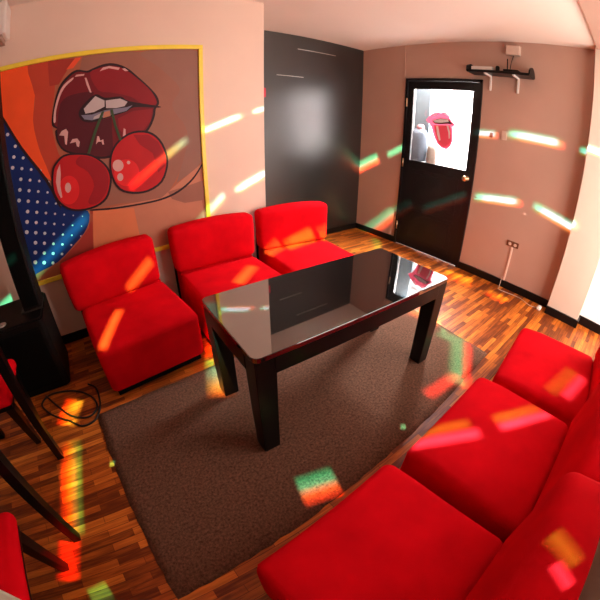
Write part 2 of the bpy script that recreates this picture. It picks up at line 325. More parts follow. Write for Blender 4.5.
# mural
MX0, MX1, MZ0, MZ1 = -3.825, -2.396, .521, 2.024
t = thing('wall_mural', 'large pop-art panel of red lips and cherries in a yellow frame', 'painting', ((MX0+MX1)/2, -D, MZ0))
def ml(bm): bmesh.ops.translate(bm, verts=bm.verts[:], vec=(-(MX0+MX1)/2, D, -MZ0)); return bm
ART = [["orange",[[-3.94,2.0724],[-3.6029,1.9928],[-3.5628,1.781],[-3.5888,1.6162],[-3.5716,1.4421],[-3.5397,1.3123],[-3.4979,1.1784],[-3.6969,1.3762],[-3.9556,1.7836]]],
["coral",[[-3.6029,1.9928],[-3.5679,2.0162],[-3.513,2.0167],[-3.4681,1.9977],[-3.4437,1.9562],[-3.4298,1.8951],[-3.4249,1.8264],[-3.4346,1.7512],[-3.4541,1.6691],[-3.4667,1.5888],[-3.4649,1.5087],[-3.4557,1.4297],[-3.4429,1.3632],[-3.4195,1.3159],[-3.3915,1.2811],[-3.3828,1.2506],[-3.4106,1.2156],[-3.4582,1.1853],[-3.4979,1.1784],[-3.5176,1.2081],[-3.5292,1.2605],[-3.5397,1.3123],[-3.5517,1.3542],[-3.5626,1.3957],[-3.5716,1.4421],[-3.5799,1.4972],[-3.5868,1.5573],[-3.5888,1.6162],[-3.581,1.67],[-3.5683,1.7229],[-3.5628,1.781],[-3.5773,1.8555],[-3.5995,1.9355]]],
["rust",[[-3.4681,1.9977],[-3.2614,1.9803],[-3.3233,1.9338],[-3.4007,1.8218],[-3.462,1.8213]]],
["flame",[[-3.2857,1.984],[-3.2443,1.9829],[-3.2994,1.9171],[-3.3483,1.9127]]],
["mauve",[[-3.237,1.9844],[-3.1257,2.0115],[-2.9684,1.9991],[-2.8405,1.9781],[-2.7812,1.9514],[-2.7546,1.9112],[-2.7265,1.8689],[-2.681,1.8253],[-2.6337,1.7795],[-2.5976,1.7402],[-2.5785,1.7131],[-2.5711,1.6925],[-2.5728,1.6709],[-2.5888,1.6457],[-2.6137,1.6198],[-2.6298,1.5936],[-2.6295,1.5673],[-2.6203,1.5402],[-2.6067,1.5112],[-2.5867,1.4811],[-2.5622,1.449],[-2.5434,1.4112],[-2.5327,1.366],[-2.5281,1.3151],[-2.533,1.2605],[-2.5489,1.2017],[-2.5745,1.1397],[-2.6093,1.0793],[-2.6502,1.0161],[-2.7004,0.955],[-2.7674,0.9145],[-2.8611,0.9074],[-2.9689,0.921],[-3.0659,0.9362],[-3.146,0.9387],[-3.2166,0.9426],[-3.2735,0.9712],[-3.3198,1.034],[-3.3532,1.1198],[-3.3617,1.2209],[-3.3307,1.3426],[-3.2788,1.4821],[-3.241,1.6186],[-3.245,1.757],[-3.2617,1.8917]]],
["taupe",[[-2.8405,1.9781],[-2.7334,1.9993],[-2.5654,2.0122],[-2.4355,1.9777],[-2.3987,1.8572],[-2.4093,1.6868],[-2.423,1.5256],[-2.4167,1.3836],[-2.4127,1.2476],[-2.4321,1.1382],[-2.4956,1.0714],[-2.5803,1.034],[-2.6449,1.0025],[-2.6773,0.9534],[-2.6907,0.9086],[-2.6829,0.9123],[-2.6412,1.0029],[-2.5809,1.1426],[-2.5386,1.2612],[-2.5275,1.3281],[-2.5321,1.3724],[-2.5434,1.4112],[-2.5618,1.449],[-2.5865,1.4811],[-2.6067,1.5112],[-2.6203,1.5402],[-2.6295,1.5673],[-2.6298,1.5936],[-2.6137,1.6198],[-2.5888,1.6457],[-2.5728,1.6709],[-2.5711,1.6925],[-2.5785,1.7131],[-2.5976,1.7402],[-2.6337,1.7795],[-2.681,1.8253],[-2.7265,1.8689],[-2.7844,1.9112],[-2.8404,1.9516]]],
["blush",[[-2.4457,1.1119],[-2.4565,0.7998],[-2.701,0.7612],[-3.1637,0.8388],[-3.255,0.9275],[-3.0679,0.9234],[-2.7674,0.9145]]],
["blue",[[-3.8513,1.8538],[-3.8366,1.9212],[-3.8249,1.8326],[-3.8054,1.7293],[-3.7704,1.6517],[-3.7275,1.559],[-3.6829,1.4674],[-3.6336,1.3792],[-3.582,1.2914],[-3.5415,1.2118],[-3.5251,1.1423],[-3.5196,1.081],[-3.498,1.0295],[-3.4372,0.993],[-3.3596,0.9671],[-3.3062,0.9389],[-3.297,0.9013],[-3.313,0.8611],[-3.3368,0.8242],[-3.363,0.7946],[-3.3971,0.7687],[-3.4377,0.7414],[-3.4868,0.7082],[-3.543,0.6737],[-3.5999,0.6461],[-3.6555,0.6307],[-3.7113,0.6224],[-3.7662,0.613],[-3.8174,0.5969],[-3.8679,0.5797],[-3.9252,0.5707],[-4.0215,0.5265],[-4.1271,0.4908],[-4.1456,0.603],[-4.026,0.9916],[-3.9033,1.4954]]],
["skin",[[-3.2714,0.9303],[-2.9778,0.8838],[-2.9672,0.67],[-2.978,0.4827],[-3.3595,0.4726]]],
["blush",[[-2.9778,0.8838],[-2.459,0.9599],[-2.4389,0.6371],[-2.4645,0.327],[-3.0013,0.3653],[-2.9672,0.67]]],
["rust",[[-3.5857,0.6418],[-3.4236,0.7374],[-3.3228,0.8205],[-3.2923,0.9354],[-3.2714,0.9303],[-3.3595,0.4726],[-3.6463,0.4417]]],
["mauve",[[-2.7122,0.9492],[-2.5381,0.9723],[-2.4238,0.9935],[-2.4366,0.8386],[-2.5907,0.8428],[-2.6878,0.8917]]],
["ink",[[-3.2786,0.9437],[-3.245,0.9388],[-3.197,0.9305],[-3.1486,0.9232],[-3.1046,0.9185],[-3.0603,0.9147],[-3.0156,0.9117],[-2.9697,0.9093],[-2.9233,0.9075],[-2.8796,0.9069],[-2.8401,0.9072],[-2.8033,0.9086],[-2.7677,0.9119],[-2.7327,0.9173],[-2.6989,0.9246],[-2.6662,0.9343],[-2.6348,0.9464],[-2.6047,0.9608],[-2.5759,0.9772],[-2.5487,0.9952],[-2.523,1.0151],[-2.4981,1.0378],[-2.4713,1.0682],[-2.4454,1.1014],[-2.4273,1.1236],[-2.4189,1.129],[-2.4182,1.1232],[-2.4253,1.1093],[-2.4424,1.0849],[-2.4673,1.0526],[-2.4934,1.0232],[-2.5183,1.0004],[-2.5442,0.9805],[-2.5715,0.9625],[-2.6003,0.9461],[-2.6304,0.9317],[-2.6621,0.9197],[-2.6956,0.9102],[-2.7305,0.903],[-2.7666,0.8979],[-2.8033,0.8949],[-2.8411,0.8938],[-2.8814,0.8937],[-2.9254,0.8944],[-2.9717,0.8962],[-3.0177,0.8987],[-3.0624,0.9017],[-3.1068,0.9055],[-3.1508,0.9105],[-3.1992,0.9179],[-3.2472,0.9265],[-3.2805,0.9337],[-3.2943,0.9392],[-3.2935,0.9432]]],
["ink",[[-3.8523,1.7792],[-3.843,1.7757],[-3.8288,1.765],[-3.8053,1.7304],[-3.7699,1.6586],[-3.7269,1.5636],[-3.6826,1.4695],[-3.6343,1.3818],[-3.5841,1.2946],[-3.5433,1.2145],[-3.5161,1.1396],[-3.4982,1.0719],[-3.4882,1.0247],[-3.4862,1.0033],[-3.4917,1.0031],[-3.5018,1.0231],[-3.5144,1.0663],[-3.5322,1.1291],[-3.5588,1.201],[-3.5992,1.2817],[-3.6488,1.3714],[-3.6967,1.461],[-3.7412,1.5557],[-3.7845,1.6509],[-3.8189,1.7219],[-3.8388,1.7529],[-3.8483,1.7591],[-3.8537,1.7626],[-3.8576,1.7724],[-3.8575,1.7794]]],
["ink",[[-3.4654,1.5618],[-3.4645,1.5881],[-3.4585,1.6218],[-3.4491,1.6596],[-3.4368,1.7044],[-3.4214,1.7537],[-3.4036,1.7963],[-3.3822,1.828],[-3.3581,1.8529],[-3.3352,1.8725],[-3.3152,1.8871],[-3.2962,1.8961],[-3.2765,1.9002],[-3.2545,1.8967],[-3.2317,1.8882],[-3.2121,1.8828],[-3.1992,1.8837],[-3.1894,1.8876],[-3.1756,1.8927],[-3.1539,1.8995],[-3.1282,1.9077],[-3.1025,1.9136],[-3.0787,1.9164],[-3.0549,1.9169],[-3.0295,1.9129],[-3.0009,1.9036],[-2.9706,1.89],[-2.942,1.8731],[-2.9167,1.8526],[-2.893,1.8289],[-2.8693,1.8043],[-2.8445,1.7793],[-2.8196,1.7535],[-2.7963,1.7278],[-2.7741,1.702],[-2.7535,1.6762],[-2.7379,1.6525],[-2.7288,1.6318],[-2.7248,1.6131],[-2.725,1.5966],[-2.7311,1.5836],[-2.7414,1.5727],[-2.7501,1.56],[-2.7539,1.5442],[-2.756,1.5266],[-2.7609,1.5067],[-2.7704,1.4831],[-2.7828,1.4573],[-2.7968,1.4335],[-2.812,1.4142],[-2.8288,1.397],[-2.8474,1.3785],[-2.8647,1.3565],[-2.8839,1.3332],[-2.9151,1.312],[-2.9671,1.2925],[-3.0308,1.2756],[-3.0883,1.266],[-3.1323,1.2658],[-3.1702,1.2721],[-3.2077,1.2817],[-3.2473,1.2947],[-3.2864,1.3111],[-3.3221,1.3276],[-3.3539,1.3426],[-3.3824,1.3577],[-3.4056,1.3749],[-3.4223,1.3953],[-3.4338,1.4177],[-3.442,1.441],[-3.4469,1.4672],[-3.4486,1.4943],[-3.4482,1.5147],[-3.4436,1.5233],[-3.4368,1.5252],[-3.4349,1.5292],[-3.4436,1.5363],[-3.4571,1.5455]]],
["lip",[[-3.4494,1.5638],[-3.4486,1.5889],[-3.4429,1.6209],[-3.434,1.6569],[-3.4223,1.6995],[-3.4075,1.7463],[-3.3906,1.7869],[-3.3701,1.817],[-3.347,1.8407],[-3.3251,1.8593],[-3.3059,1.8731],[-3.2878,1.8817],[-3.269,1.8855],[-3.2479,1.8822],[-3.2262,1.8741],[-3.2074,1.8689],[-3.1951,1.8698],[-3.1858,1.8735],[-3.1726,1.8783],[-3.1519,1.8848],[-3.1272,1.8925],[-3.1027,1.898],[-3.0799,1.9006],[-3.0572,1.9009],[-3.033,1.8971],[-3.0057,1.8882],[-2.9768,1.8752],[-2.9495,1.8592],[-2.9254,1.8396],[-2.9028,1.8171],[-2.8803,1.7937],[-2.8566,1.7699],[-2.8329,1.7454],[-2.8108,1.721],[-2.7896,1.6963],[-2.7701,1.6718],[-2.7553,1.6494],[-2.7466,1.6297],[-2.7428,1.612],[-2.743,1.5964],[-2.7488,1.584],[-2.7586,1.5738],[-2.7669,1.5617],[-2.7705,1.5468],[-2.7725,1.5301],[-2.7772,1.5113],[-2.7863,1.4889],[-2.798,1.4644],[-2.8113,1.4419],[-2.8258,1.4237],[-2.8418,1.4074],[-2.8596,1.3898],[-2.876,1.369],[-2.8943,1.3469],[-2.9239,1.3267],[-2.9735,1.3082],[-3.0341,1.2923],[-3.0889,1.2831],[-3.1308,1.2828],[-3.167,1.2887],[-3.2027,1.2979],[-3.2406,1.3102],[-3.278,1.3256],[-3.312,1.3413],[-3.3425,1.3555],[-3.3697,1.3698],[-3.3919,1.3862],[-3.4079,1.4055],[-3.4189,1.4268],[-3.4268,1.4489],[-3.4316,1.4739],[-3.4333,1.4996],[-3.4329,1.5191],[-3.4286,1.5272],[-3.4221,1.5291],[-3.4202,1.5329],[-3.4285,1.5396],[-3.4415,1.5483]]],
["lip_dark",[[-3.4293,1.5541],[-3.4217,1.5965],[-3.4112,1.6497],[-3.3955,1.6924],[-3.374,1.7158],[-3.3468,1.7285],[-3.3127,1.7354],[-3.2609,1.739],[-3.202,1.737],[-3.1678,1.7262],[-3.1792,1.6998],[-3.2158,1.6645],[-3.2465,1.6354],[-3.2604,1.6188],[-3.2683,1.6077],[-3.2715,1.5957],[-3.2706,1.5798],[-3.265,1.563],[-3.2534,1.5484],[-3.2303,1.5448],[-3.2012,1.5434],[-3.1821,1.5209],[-3.1785,1.453],[-3.1861,1.364],[-3.2049,1.3034],[-3.2381,1.297],[-3.2809,1.3189],[-3.3202,1.3418],[-3.3524,1.3563],[-3.3812,1.3717],[-3.4038,1.3891],[-3.4186,1.4095],[-3.4274,1.4319],[-3.433,1.4535],[-3.4355,1.4739],[-3.4349,1.4936],[-3.4338,1.5116],[-3.4339,1.5234],[-3.4334,1.5335]]],
["lip_dark",[[-3.1815,1.5282],[-3.0621,1.5384],[-3.0717,1.278],[-3.2058,1.2962]]],
["lip_bright",[[-3.1909,1.8646],[-3.1719,1.8816],[-3.137,1.8875],[-3.103,1.8907],[-3.0757,1.8945],[-3.0491,1.8956],[-3.0226,1.8921],[-2.9956,1.883],[-2.9687,1.8694],[-2.9425,1.853],[-2.9177,1.8339],[-2.8938,1.812],[-2.8698,1.7888],[-2.8444,1.7638],[-2.819,1.7375],[-2.7969,1.7123],[-2.7789,1.6891],[-2.7642,1.667],[-2.7537,1.6461],[-2.7452,1.6242],[-2.741,1.6036],[-2.7485,1.591],[-2.7749,1.5901],[-2.8126,1.5974],[-2.8473,1.6088],[-2.8712,1.6245],[-2.8923,1.6442],[-2.92,1.6629],[-2.9613,1.6796],[-3.0089,1.6956],[-3.0514,1.7096],[-3.0848,1.7163],[-3.1134,1.7209],[-3.138,1.7367],[-3.1632,1.7756],[-3.1848,1.8258]]],
["lip_bright",[[-3.0184,1.5244],[-2.9106,1.5626],[-2.7732,1.5623],[-2.7906,1.4791],[-2.8609,1.4034],[-2.9829,1.4061],[-3.0169,1.449]]],
["ink",[[-3.2816,1.5976],[-3.2783,1.6141],[-3.2691,1.6304],[-3.2529,1.6483],[-3.2259,1.6723],[-3.1919,1.6981],[-3.1612,1.7132],[-3.1393,1.7085],[-3.1205,1.6926],[-3.0971,1.6798],[-3.0631,1.6771],[-3.0244,1.6777],[-2.9911,1.6745],[-2.9734,1.6643],[-2.9611,1.6501],[-2.9335,1.634],[-2.8707,1.6147],[-2.7914,1.5941],[-2.7336,1.5787],[-2.7124,1.5703],[-2.714,1.5665],[-2.7343,1.5663],[-2.7819,1.5721],[-2.8473,1.582],[-2.9001,1.5873],[-2.9253,1.5827],[-2.9385,1.573],[-2.9557,1.5639],[-2.984,1.5574],[-3.0162,1.5517],[-3.0466,1.5466],[-3.0729,1.542],[-3.0974,1.538],[-3.1218,1.5345],[-3.1472,1.5304],[-3.1726,1.5268],[-3.1964,1.5264],[-3.2188,1.5297],[-3.2397,1.5361],[-3.2566,1.5461],[-3.2695,1.5609],[-3.2785,1.5793]]],
["tooth",[[-3.2441,1.6276],[-3.1619,1.6999],[-3.1012,1.6609],[-3.1038,1.6195],[-3.1762,1.5939],[-3.2351,1.5922]]],
["tooth",[[-3.0939,1.6599],[-2.9948,1.6598],[-2.9457,1.6309],[-2.9682,1.6034],[-3.0282,1.5979],[-3.0942,1.6076]]],
["tooth_blue",[[-3.2648,1.5872],[-3.1921,1.5788],[-3.1026,1.5939],[-2.9538,1.594],[-2.9112,1.6039],[-2.9584,1.5688],[-3.0758,1.554],[-3.1952,1.5409],[-3.2454,1.5558]]],
["tooth",[[-3.1787,1.5617],[-3.1256,1.5812],[-3.1384,1.5491],[-3.1874,1.5455]]],
["blush",[[-3.1092,1.583],[-3.0706,1.5861],[-3.0672,1.5497],[-3.1211,1.5433]]],
["shine",[[-3.2926,1.8534],[-3.2805,1.8663],[-3.2271,1.8639],[-3.2304,1.8524]]],
["shine",[[-3.1255,1.8677],[-3.103,1.8907],[-3.0591,1.8962],[-2.9892,1.8762],[-2.9984,1.8618],[-3.0624,1.8812],[-3.1006,1.8736]]],
["shine",[[-2.9746,1.8686],[-2.9539,1.8696],[-2.9307,1.8488],[-2.9545,1.848]]],
["shine",[[-3.2267,1.8369],[-3.2151,1.8351],[-3.1999,1.7834],[-3.1851,1.7289],[-3.1967,1.7307],[-3.2158,1.7858]]],
["shine",[[-3.4532,1.5808],[-3.4517,1.6004],[-3.4473,1.6281],[-3.4405,1.6578],[-3.4307,1.6894],[-3.4186,1.7231],[-3.4061,1.7528],[-3.3941,1.7758],[-3.3815,1.7948],[-3.3666,1.8115],[-3.3462,1.8276],[-3.3235,1.8415],[-3.3071,1.8499],[-3.3002,1.8506],[-3.2995,1.8455],[-3.3047,1.8375],[-3.3182,1.8273],[-3.3377,1.8142],[-3.3557,1.7991],[-3.3694,1.7831],[-3.3817,1.765],[-3.3936,1.7431],[-3.406,1.7147],[-3.4182,1.6826],[-3.4278,1.6523],[-3.433,1.6234],[-3.4357,1.5963],[-3.4388,1.5778],[-3.4444,1.5704],[-3.4504,1.5715]]],
["shine",[[-3.425,1.4837],[-3.4046,1.5083],[-3.3742,1.5165],[-3.3619,1.4936],[-3.3803,1.4102],[-3.3912,1.4183],[-3.3907,1.4734]]],
["shine",[[-3.3588,1.4158],[-3.338,1.4406],[-3.3057,1.4384],[-3.2908,1.412],[-3.3006,1.3788],[-3.3145,1.3875],[-3.3184,1.4176]]],
["shine",[[-3.1847,1.3736],[-3.1701,1.4272],[-3.1584,1.425],[-3.1526,1.3943],[-3.1311,1.3994],[-3.1289,1.3633],[-3.1406,1.3654],[-3.1444,1.3869],[-3.1682,1.3883]]],
["shine",[[-2.9958,1.3975],[-2.9851,1.4517],[-2.9722,1.4422],[-2.9763,1.3945]]],
["ink",[[-3.1087,1.2243],[-3.1035,1.2552],[-3.0949,1.2854],[-3.0825,1.3131],[-3.0658,1.3382],[-3.0451,1.3609],[-3.0205,1.3805],[-2.9909,1.3978],[-2.9572,1.4121],[-2.9222,1.4204],[-2.885,1.4213],[-2.8463,1.416],[-2.8114,1.4052],[-2.782,1.3883],[-2.7565,1.3656],[-2.7348,1.3389],[-2.7168,1.307],[-2.7027,1.271],[-2.6933,1.2354],[-2.6883,1.2024],[-2.688,1.17],[-2.6935,1.1365],[-2.7053,1.0992],[-2.723,1.061],[-2.7469,1.029],[-2.7784,1.0059],[-2.8158,0.9893],[-2.8543,0.9791],[-2.8933,0.9757],[-2.9332,0.9785],[-2.9703,0.9859],[-3.0046,0.9967],[-3.0363,1.0118],[-3.0623,1.0326],[-3.0817,1.0613],[-3.0957,1.0954],[-3.1053,1.1292],[-3.1104,1.1613],[-3.1112,1.1932]]],
["cherry",[[-3.0954,1.2226],[-3.0905,1.2514],[-3.0826,1.2796],[-3.0709,1.3056],[-3.0553,1.329],[-3.036,1.3502],[-3.013,1.3685],[-2.9853,1.3847],[-2.9538,1.398],[-2.9211,1.4056],[-2.8864,1.4064],[-2.8503,1.4014],[-2.8177,1.3912],[-2.7904,1.3754],[-2.7666,1.3542],[-2.7465,1.3292],[-2.7298,1.2995],[-2.7167,1.2659],[-2.708,1.2328],[-2.7034,1.2021],[-2.7032,1.1719],[-2.7084,1.1408],[-2.7193,1.106],[-2.7358,1.0705],[-2.758,1.0408],[-2.7873,1.0193],[-2.8221,1.0038],[-2.8579,0.9942],[-2.8942,0.991],[-2.9313,0.9936],[-2.9659,1.0003],[-2.9979,1.0103],[-3.0274,1.0244],[-3.0518,1.0437],[-3.0699,1.0704],[-3.0831,1.1022],[-3.0921,1.1338],[-3.0969,1.1637],[-3.0977,1.1935]]],
["ink",[[-3.5058,1.2595],[-3.4981,1.2804],[-3.4891,1.2948],[-3.4762,1.3084],[-3.4588,1.3245],[-3.4376,1.3398],[-3.4125,1.3497],[-3.3818,1.3517],[-3.3472,1.3483],[-3.3128,1.3421],[-3.2798,1.3341],[-3.247,1.3232],[-3.2163,1.3081],[-3.1873,1.287],[-3.1603,1.2615],[-3.1382,1.2354],[-3.122,1.2097],[-3.1107,1.1834],[-3.1045,1.1563],[-3.1039,1.1281],[-3.1085,1.0992],[-3.1165,1.071],[-3.1268,1.0427],[-3.1406,1.0151],[-3.1588,0.9917],[-3.1819,0.9739],[-3.2094,0.9605],[-3.2412,0.9516],[-3.28,0.9472],[-3.3231,0.9474],[-3.362,0.9517],[-3.3934,0.9596],[-3.4206,0.9714],[-3.4452,0.9875],[-3.4685,1.0086],[-3.4892,1.0338],[-3.5053,1.0609],[-3.5163,1.0892],[-3.5228,1.1194],[-3.5249,1.1515],[-3.5216,1.1884],[-3.5142,1.2272]]],
["cherry",[[-3.4934,1.2522],[-3.4862,1.2717],[-3.4778,1.2852],[-3.4658,1.2979],[-3.4495,1.3129],[-3.4297,1.3272],[-3.4063,1.3364],[-3.3777,1.3383],[-3.3453,1.3351],[-3.3132,1.3293],[-3.2824,1.3218],[-3.2518,1.3116],[-3.2232,1.2974],[-3.1961,1.2777],[-3.171,1.2539],[-3.1505,1.2295],[-3.1354,1.2056],[-3.1249,1.181],[-3.1192,1.1557],[-3.1187,1.1295],[-3.123,1.1026],[-3.1305,1.0764],[-3.1401,1.0501],[-3.1529,1.0244],[-3.1699,1.0027],[-3.1914,0.9861],[-3.217,0.9736],[-3.2465,0.9653],[-3.2827,0.9612],[-3.3228,0.9613],[-3.359,0.9652],[-3.3883,0.9726],[-3.4136,0.9836],[-3.4366,0.9985],[-3.4583,1.0181],[-3.4777,1.0415],[-3.4928,1.0668],[-3.503,1.0931],[-3.5091,1.1213],[-3.5112,1.1513],[-3.5082,1.1857],[-3.5013,1.222]]],
["cherry_bright",[[-3.3396,1.0944],[-3.3429,1.0804],[-3.3478,1.0668],[-3.354,1.0544],[-3.3616,1.0434],[-3.3705,1.0337],[-3.38,1.0258],[-3.3903,1.02],[-3.4013,1.0161],[-3.4122,1.0144],[-3.4231,1.015],[-3.4339,1.0177],[-3.444,1.0224],[-3.4533,1.0292],[-3.4617,1.0379],[-3.4689,1.0481],[-3.4747,1.0596],[-3.4792,1.0726],[-3.4822,1.0861],[-3.4834,1.1001],[-3.4832,1.1146],[-3.4814,1.1288],[-3.478,1.1425],[-3.4731,1.1558],[-3.467,1.1679],[-3.4596,1.1787],[-3.451,1.1882],[-3.4417,1.1959],[-3.4318,1.2017],[-3.4211,1.2056],[-3.4105,1.2075],[-3.3998,1.2071],[-3.3891,1.2046],[-3.3791,1.2002],[-3.3698,1.1936],[-3.3612,1.1852],[-3.3538,1.1753],[-3.3477,1.1639],[-3.3429,1.151],[-3.3396,1.1376],[-3.338,1.1235],[-3.338,1.1088]]],
["cherry_dark",[[-3.3013,1.3187],[-3.2777,1.3164],[-3.249,1.3059],[-3.2215,1.2913],[-3.1963,1.2729],[-3.1722,1.2503],[-3.153,1.2266],[-3.1399,1.2025],[-3.1318,1.1773],[-3.1276,1.152],[-3.1275,1.1265],[-3.1314,1.1011],[-3.1384,1.0771],[-3.1482,1.0546],[-3.161,1.0336],[-3.1769,1.0148],[-3.197,0.9968],[-3.22,0.9811],[-3.2418,0.9731],[-3.2646,0.9743],[-3.2861,0.9831],[-3.2948,0.9999],[-3.2798,1.0271],[-3.2525,1.0623],[-3.2351,1.0982],[-3.2359,1.1334],[-3.2462,1.169],[-3.2618,1.201],[-3.287,1.2278],[-3.3173,1.2511],[-3.3355,1.2717],[-3.3337,1.2919],[-3.32,1.3094]]],
["cherry_bright",[[-2.9066,1.1259],[-2.9093,1.1122],[-2.914,1.0988],[-2.9204,1.0866],[-2.9286,1.0758],[-2.9385,1.0662],[-2.9494,1.0585],[-2.9614,1.0529],[-2.9744,1.0491],[-2.9876,1.0474],[-3.0009,1.048],[-3.0144,1.0508],[-3.0271,1.0554],[-3.0391,1.0621],[-3.0503,1.0707],[-3.06,1.0806],[-3.0682,1.0919],[-3.075,1.1045],[-3.0799,1.1177],[-3.0829,1.1314],[-3.084,1.1455],[-3.0832,1.1593],[-3.0804,1.1727],[-3.0758,1.1857],[-3.0695,1.1974],[-3.0615,1.2079],[-3.052,1.2173],[-3.0415,1.2248],[-3.0298,1.2305],[-3.0172,1.2344],[-3.0044,1.2363],[-2.9913,1.236],[-2.978,1.2336],[-2.9653,1.2294],[-2.9533,1.2231],[-2.9419,1.2148],[-2.9319,1.2052],[-2.9233,1.1941],[-2.9162,1.1815],[-2.9108,1.1683],[-2.9075,1.1545],[-2.9061,1.14]]],
["cherry_dark",[[-2.9228,1.397],[-2.8161,1.382],[-2.7503,1.322],[-2.7176,1.2361],[-2.718,1.1414],[-2.7705,1.1023],[-2.7962,1.2475],[-2.8832,1.3223]]],
["shine",[[-3.4434,1.2961],[-3.4707,1.2553],[-3.4896,1.1854],[-3.4879,1.1167],[-3.475,1.0722],[-3.4642,1.0763],[-3.4644,1.1519],[-3.4482,1.2297]]],
["shine",[[-3.3941,1.1239],[-3.3952,1.1191],[-3.3968,1.1144],[-3.3987,1.1101],[-3.401,1.1062],[-3.4036,1.1028],[-3.4064,1.1],[-3.4094,1.0978],[-3.4126,1.0964],[-3.4158,1.0956],[-3.4189,1.0956],[-3.422,1.0964],[-3.4249,1.0978],[-3.4275,1.1],[-3.4299,1.1028],[-3.4319,1.1062],[-3.4335,1.1101],[-3.4348,1.1145],[-3.4355,1.119],[-3.4358,1.1239],[-3.4356,1.1289],[-3.435,1.1338],[-3.4339,1.1386],[-3.4323,1.1433],[-3.4304,1.1476],[-3.4282,1.1514],[-3.4256,1.1548],[-3.4228,1.1576],[-3.4198,1.1598],[-3.4166,1.1612],[-3.4135,1.162],[-3.4104,1.162],[-3.4073,1.1613],[-3.4044,1.1599],[-3.4018,1.1577],[-3.3994,1.1549],[-3.3974,1.1516],[-3.3957,1.1477],[-3.3945,1.1433],[-3.3937,1.1387],[-3.3934,1.1339],[-3.3935,1.1289]]],
["shine",[[-3.0123,1.1959],[-3.0134,1.1901],[-3.0154,1.1843],[-3.0181,1.1791],[-3.0216,1.1745],[-3.0258,1.1704],[-3.0303,1.1671],[-3.0354,1.1647],[-3.0409,1.163],[-3.0465,1.1623],[-3.0521,1.1625],[-3.0578,1.1636],[-3.0632,1.1655],[-3.0683,1.1683],[-3.0731,1.172],[-3.0773,1.1762],[-3.0809,1.181],[-3.0838,1.1865],[-3.0859,1.1921],[-3.0872,1.198],[-3.0878,1.2041],[-3.0875,1.2101],[-3.0863,1.2159],[-3.0843,1.2216],[-3.0816,1.2267],[-3.0782,1.2313],[-3.0741,1.2353],[-3.0696,1.2386],[-3.0646,1.241],[-3.0592,1.2427],[-3.0537,1.2435],[-3.0481,1.2434],[-3.0424,1.2423],[-3.037,1.2404],[-3.0319,1.2377],[-3.027,1.2341],[-3.0228,1.23],[-3.0192,1.2251],[-3.0162,1.2197],[-3.014,1.2141],[-3.0126,1.2081],[-3.012,1.202]]],
["shine",[[-3.0237,1.117],[-3.0244,1.1131],[-3.0257,1.1093],[-3.0273,1.1058],[-3.0294,1.1026],[-3.0318,1.0998],[-3.0345,1.0976],[-3.0374,1.0958],[-3.0405,1.0947],[-3.0437,1.0941],[-3.0469,1.0941],[-3.0501,1.0948],[-3.0532,1.096],[-3.056,1.0978],[-3.0587,1.1001],[-3.061,1.1029],[-3.0629,1.1061],[-3.0644,1.1096],[-3.0656,1.1134],[-3.0662,1.1173],[-3.0664,1.1214],[-3.0661,1.1254],[-3.0653,1.1293],[-3.0641,1.1332],[-3.0624,1.1366],[-3.0604,1.1397],[-3.058,1.1425],[-3.0554,1.1448],[-3.0525,1.1465],[-3.0494,1.1477],[-3.0462,1.1483],[-3.043,1.1483],[-3.0398,1.1476],[-3.0368,1.1465],[-3.0339,1.1447],[-3.0313,1.1424],[-3.029,1.1396],[-3.027,1.1365],[-3.0254,1.1329],[-3.0243,1.1291],[-3.0236,1.1252],[-3.0234,1.1211]]],
["shine",[[-2.9629,1.2084],[-2.9632,1.2066],[-2.9638,1.2049],[-2.9647,1.2034],[-2.9657,1.202],[-2.9671,1.2008],[-2.9685,1.1998],[-2.9701,1.1991],[-2.9719,1.1986],[-2.9737,1.1984],[-2.9755,1.1984],[-2.9773,1.1988],[-2.9791,1.1993],[-2.9807,1.2002],[-2.9823,1.2013],[-2.9837,1.2025],[-2.9848,1.204],[-2.9858,1.2056],[-2.9866,1.2073],[-2.987,1.2091],[-2.9872,1.2109],[-2.9872,1.2127],[-2.9868,1.2144],[-2.9862,1.2161],[-2.9854,1.2177],[-2.9843,1.219],[-2.983,1.2203],[-2.9815,1.2212],[-2.9799,1.222],[-2.9782,1.2225],[-2.9764,1.2227],[-2.9746,1.2226],[-2.9728,1.2223],[-2.971,1.2217],[-2.9694,1.2209],[-2.9678,1.2198],[-2.9664,1.2186],[-2.9652,1.2171],[-2.9642,1.2155],[-2.9635,1.2138],[-2.963,1.212],[-2.9628,1.2102]]],
["stem",[[-3.1251,1.5885],[-3.1074,1.5887],[-3.1699,1.4597],[-3.2329,1.3209],[-3.2504,1.3244],[-3.1867,1.4701]]],
["stem",[[-3.0672,1.5916],[-3.0494,1.592],[-3.0337,1.4816],[-3.0042,1.3717],[-3.0224,1.3717],[-3.0491,1.4766]]]]
def inside(p, poly):
    r = False
    for (x1, y1), (x2, y2) in zip(poly, poly[1:]+poly[:1]):
        if (y1 > p[1]) != (y2 > p[1]) and p[0] < (x2-x1)*(p[1]-y1)/(y2-y1)+x1: r = not r
    return r
FW = .032; ix0, ix1, iz0, iz1 = MX0+FW, MX1-FW, MZ0+FW, MZ1-FW
def clip(poly):
    for ax, lim, s in ((0, ix0, 1), (0, ix1, -1), (1, iz0, 1), (1, iz1, -1)):
        out = []
        for a, b in zip(poly, poly[1:]+poly[:1]):
            ia, ib = s*(a[ax]-lim) >= 0, s*(b[ax]-lim) >= 0
            if ia: out.append(a)
            if ia != ib:
                k = (lim-a[ax])/(b[ax]-a[ax]); out.append((a[0]+(b[0]-a[0])*k, a[1]+(b[1]-a[1])*k))
        poly = out
        if not poly: break
    return poly
layers = [('canvas', [(ix0, iz0), (ix1, iz0), (ix1, iz1), (ix0, iz1)])]
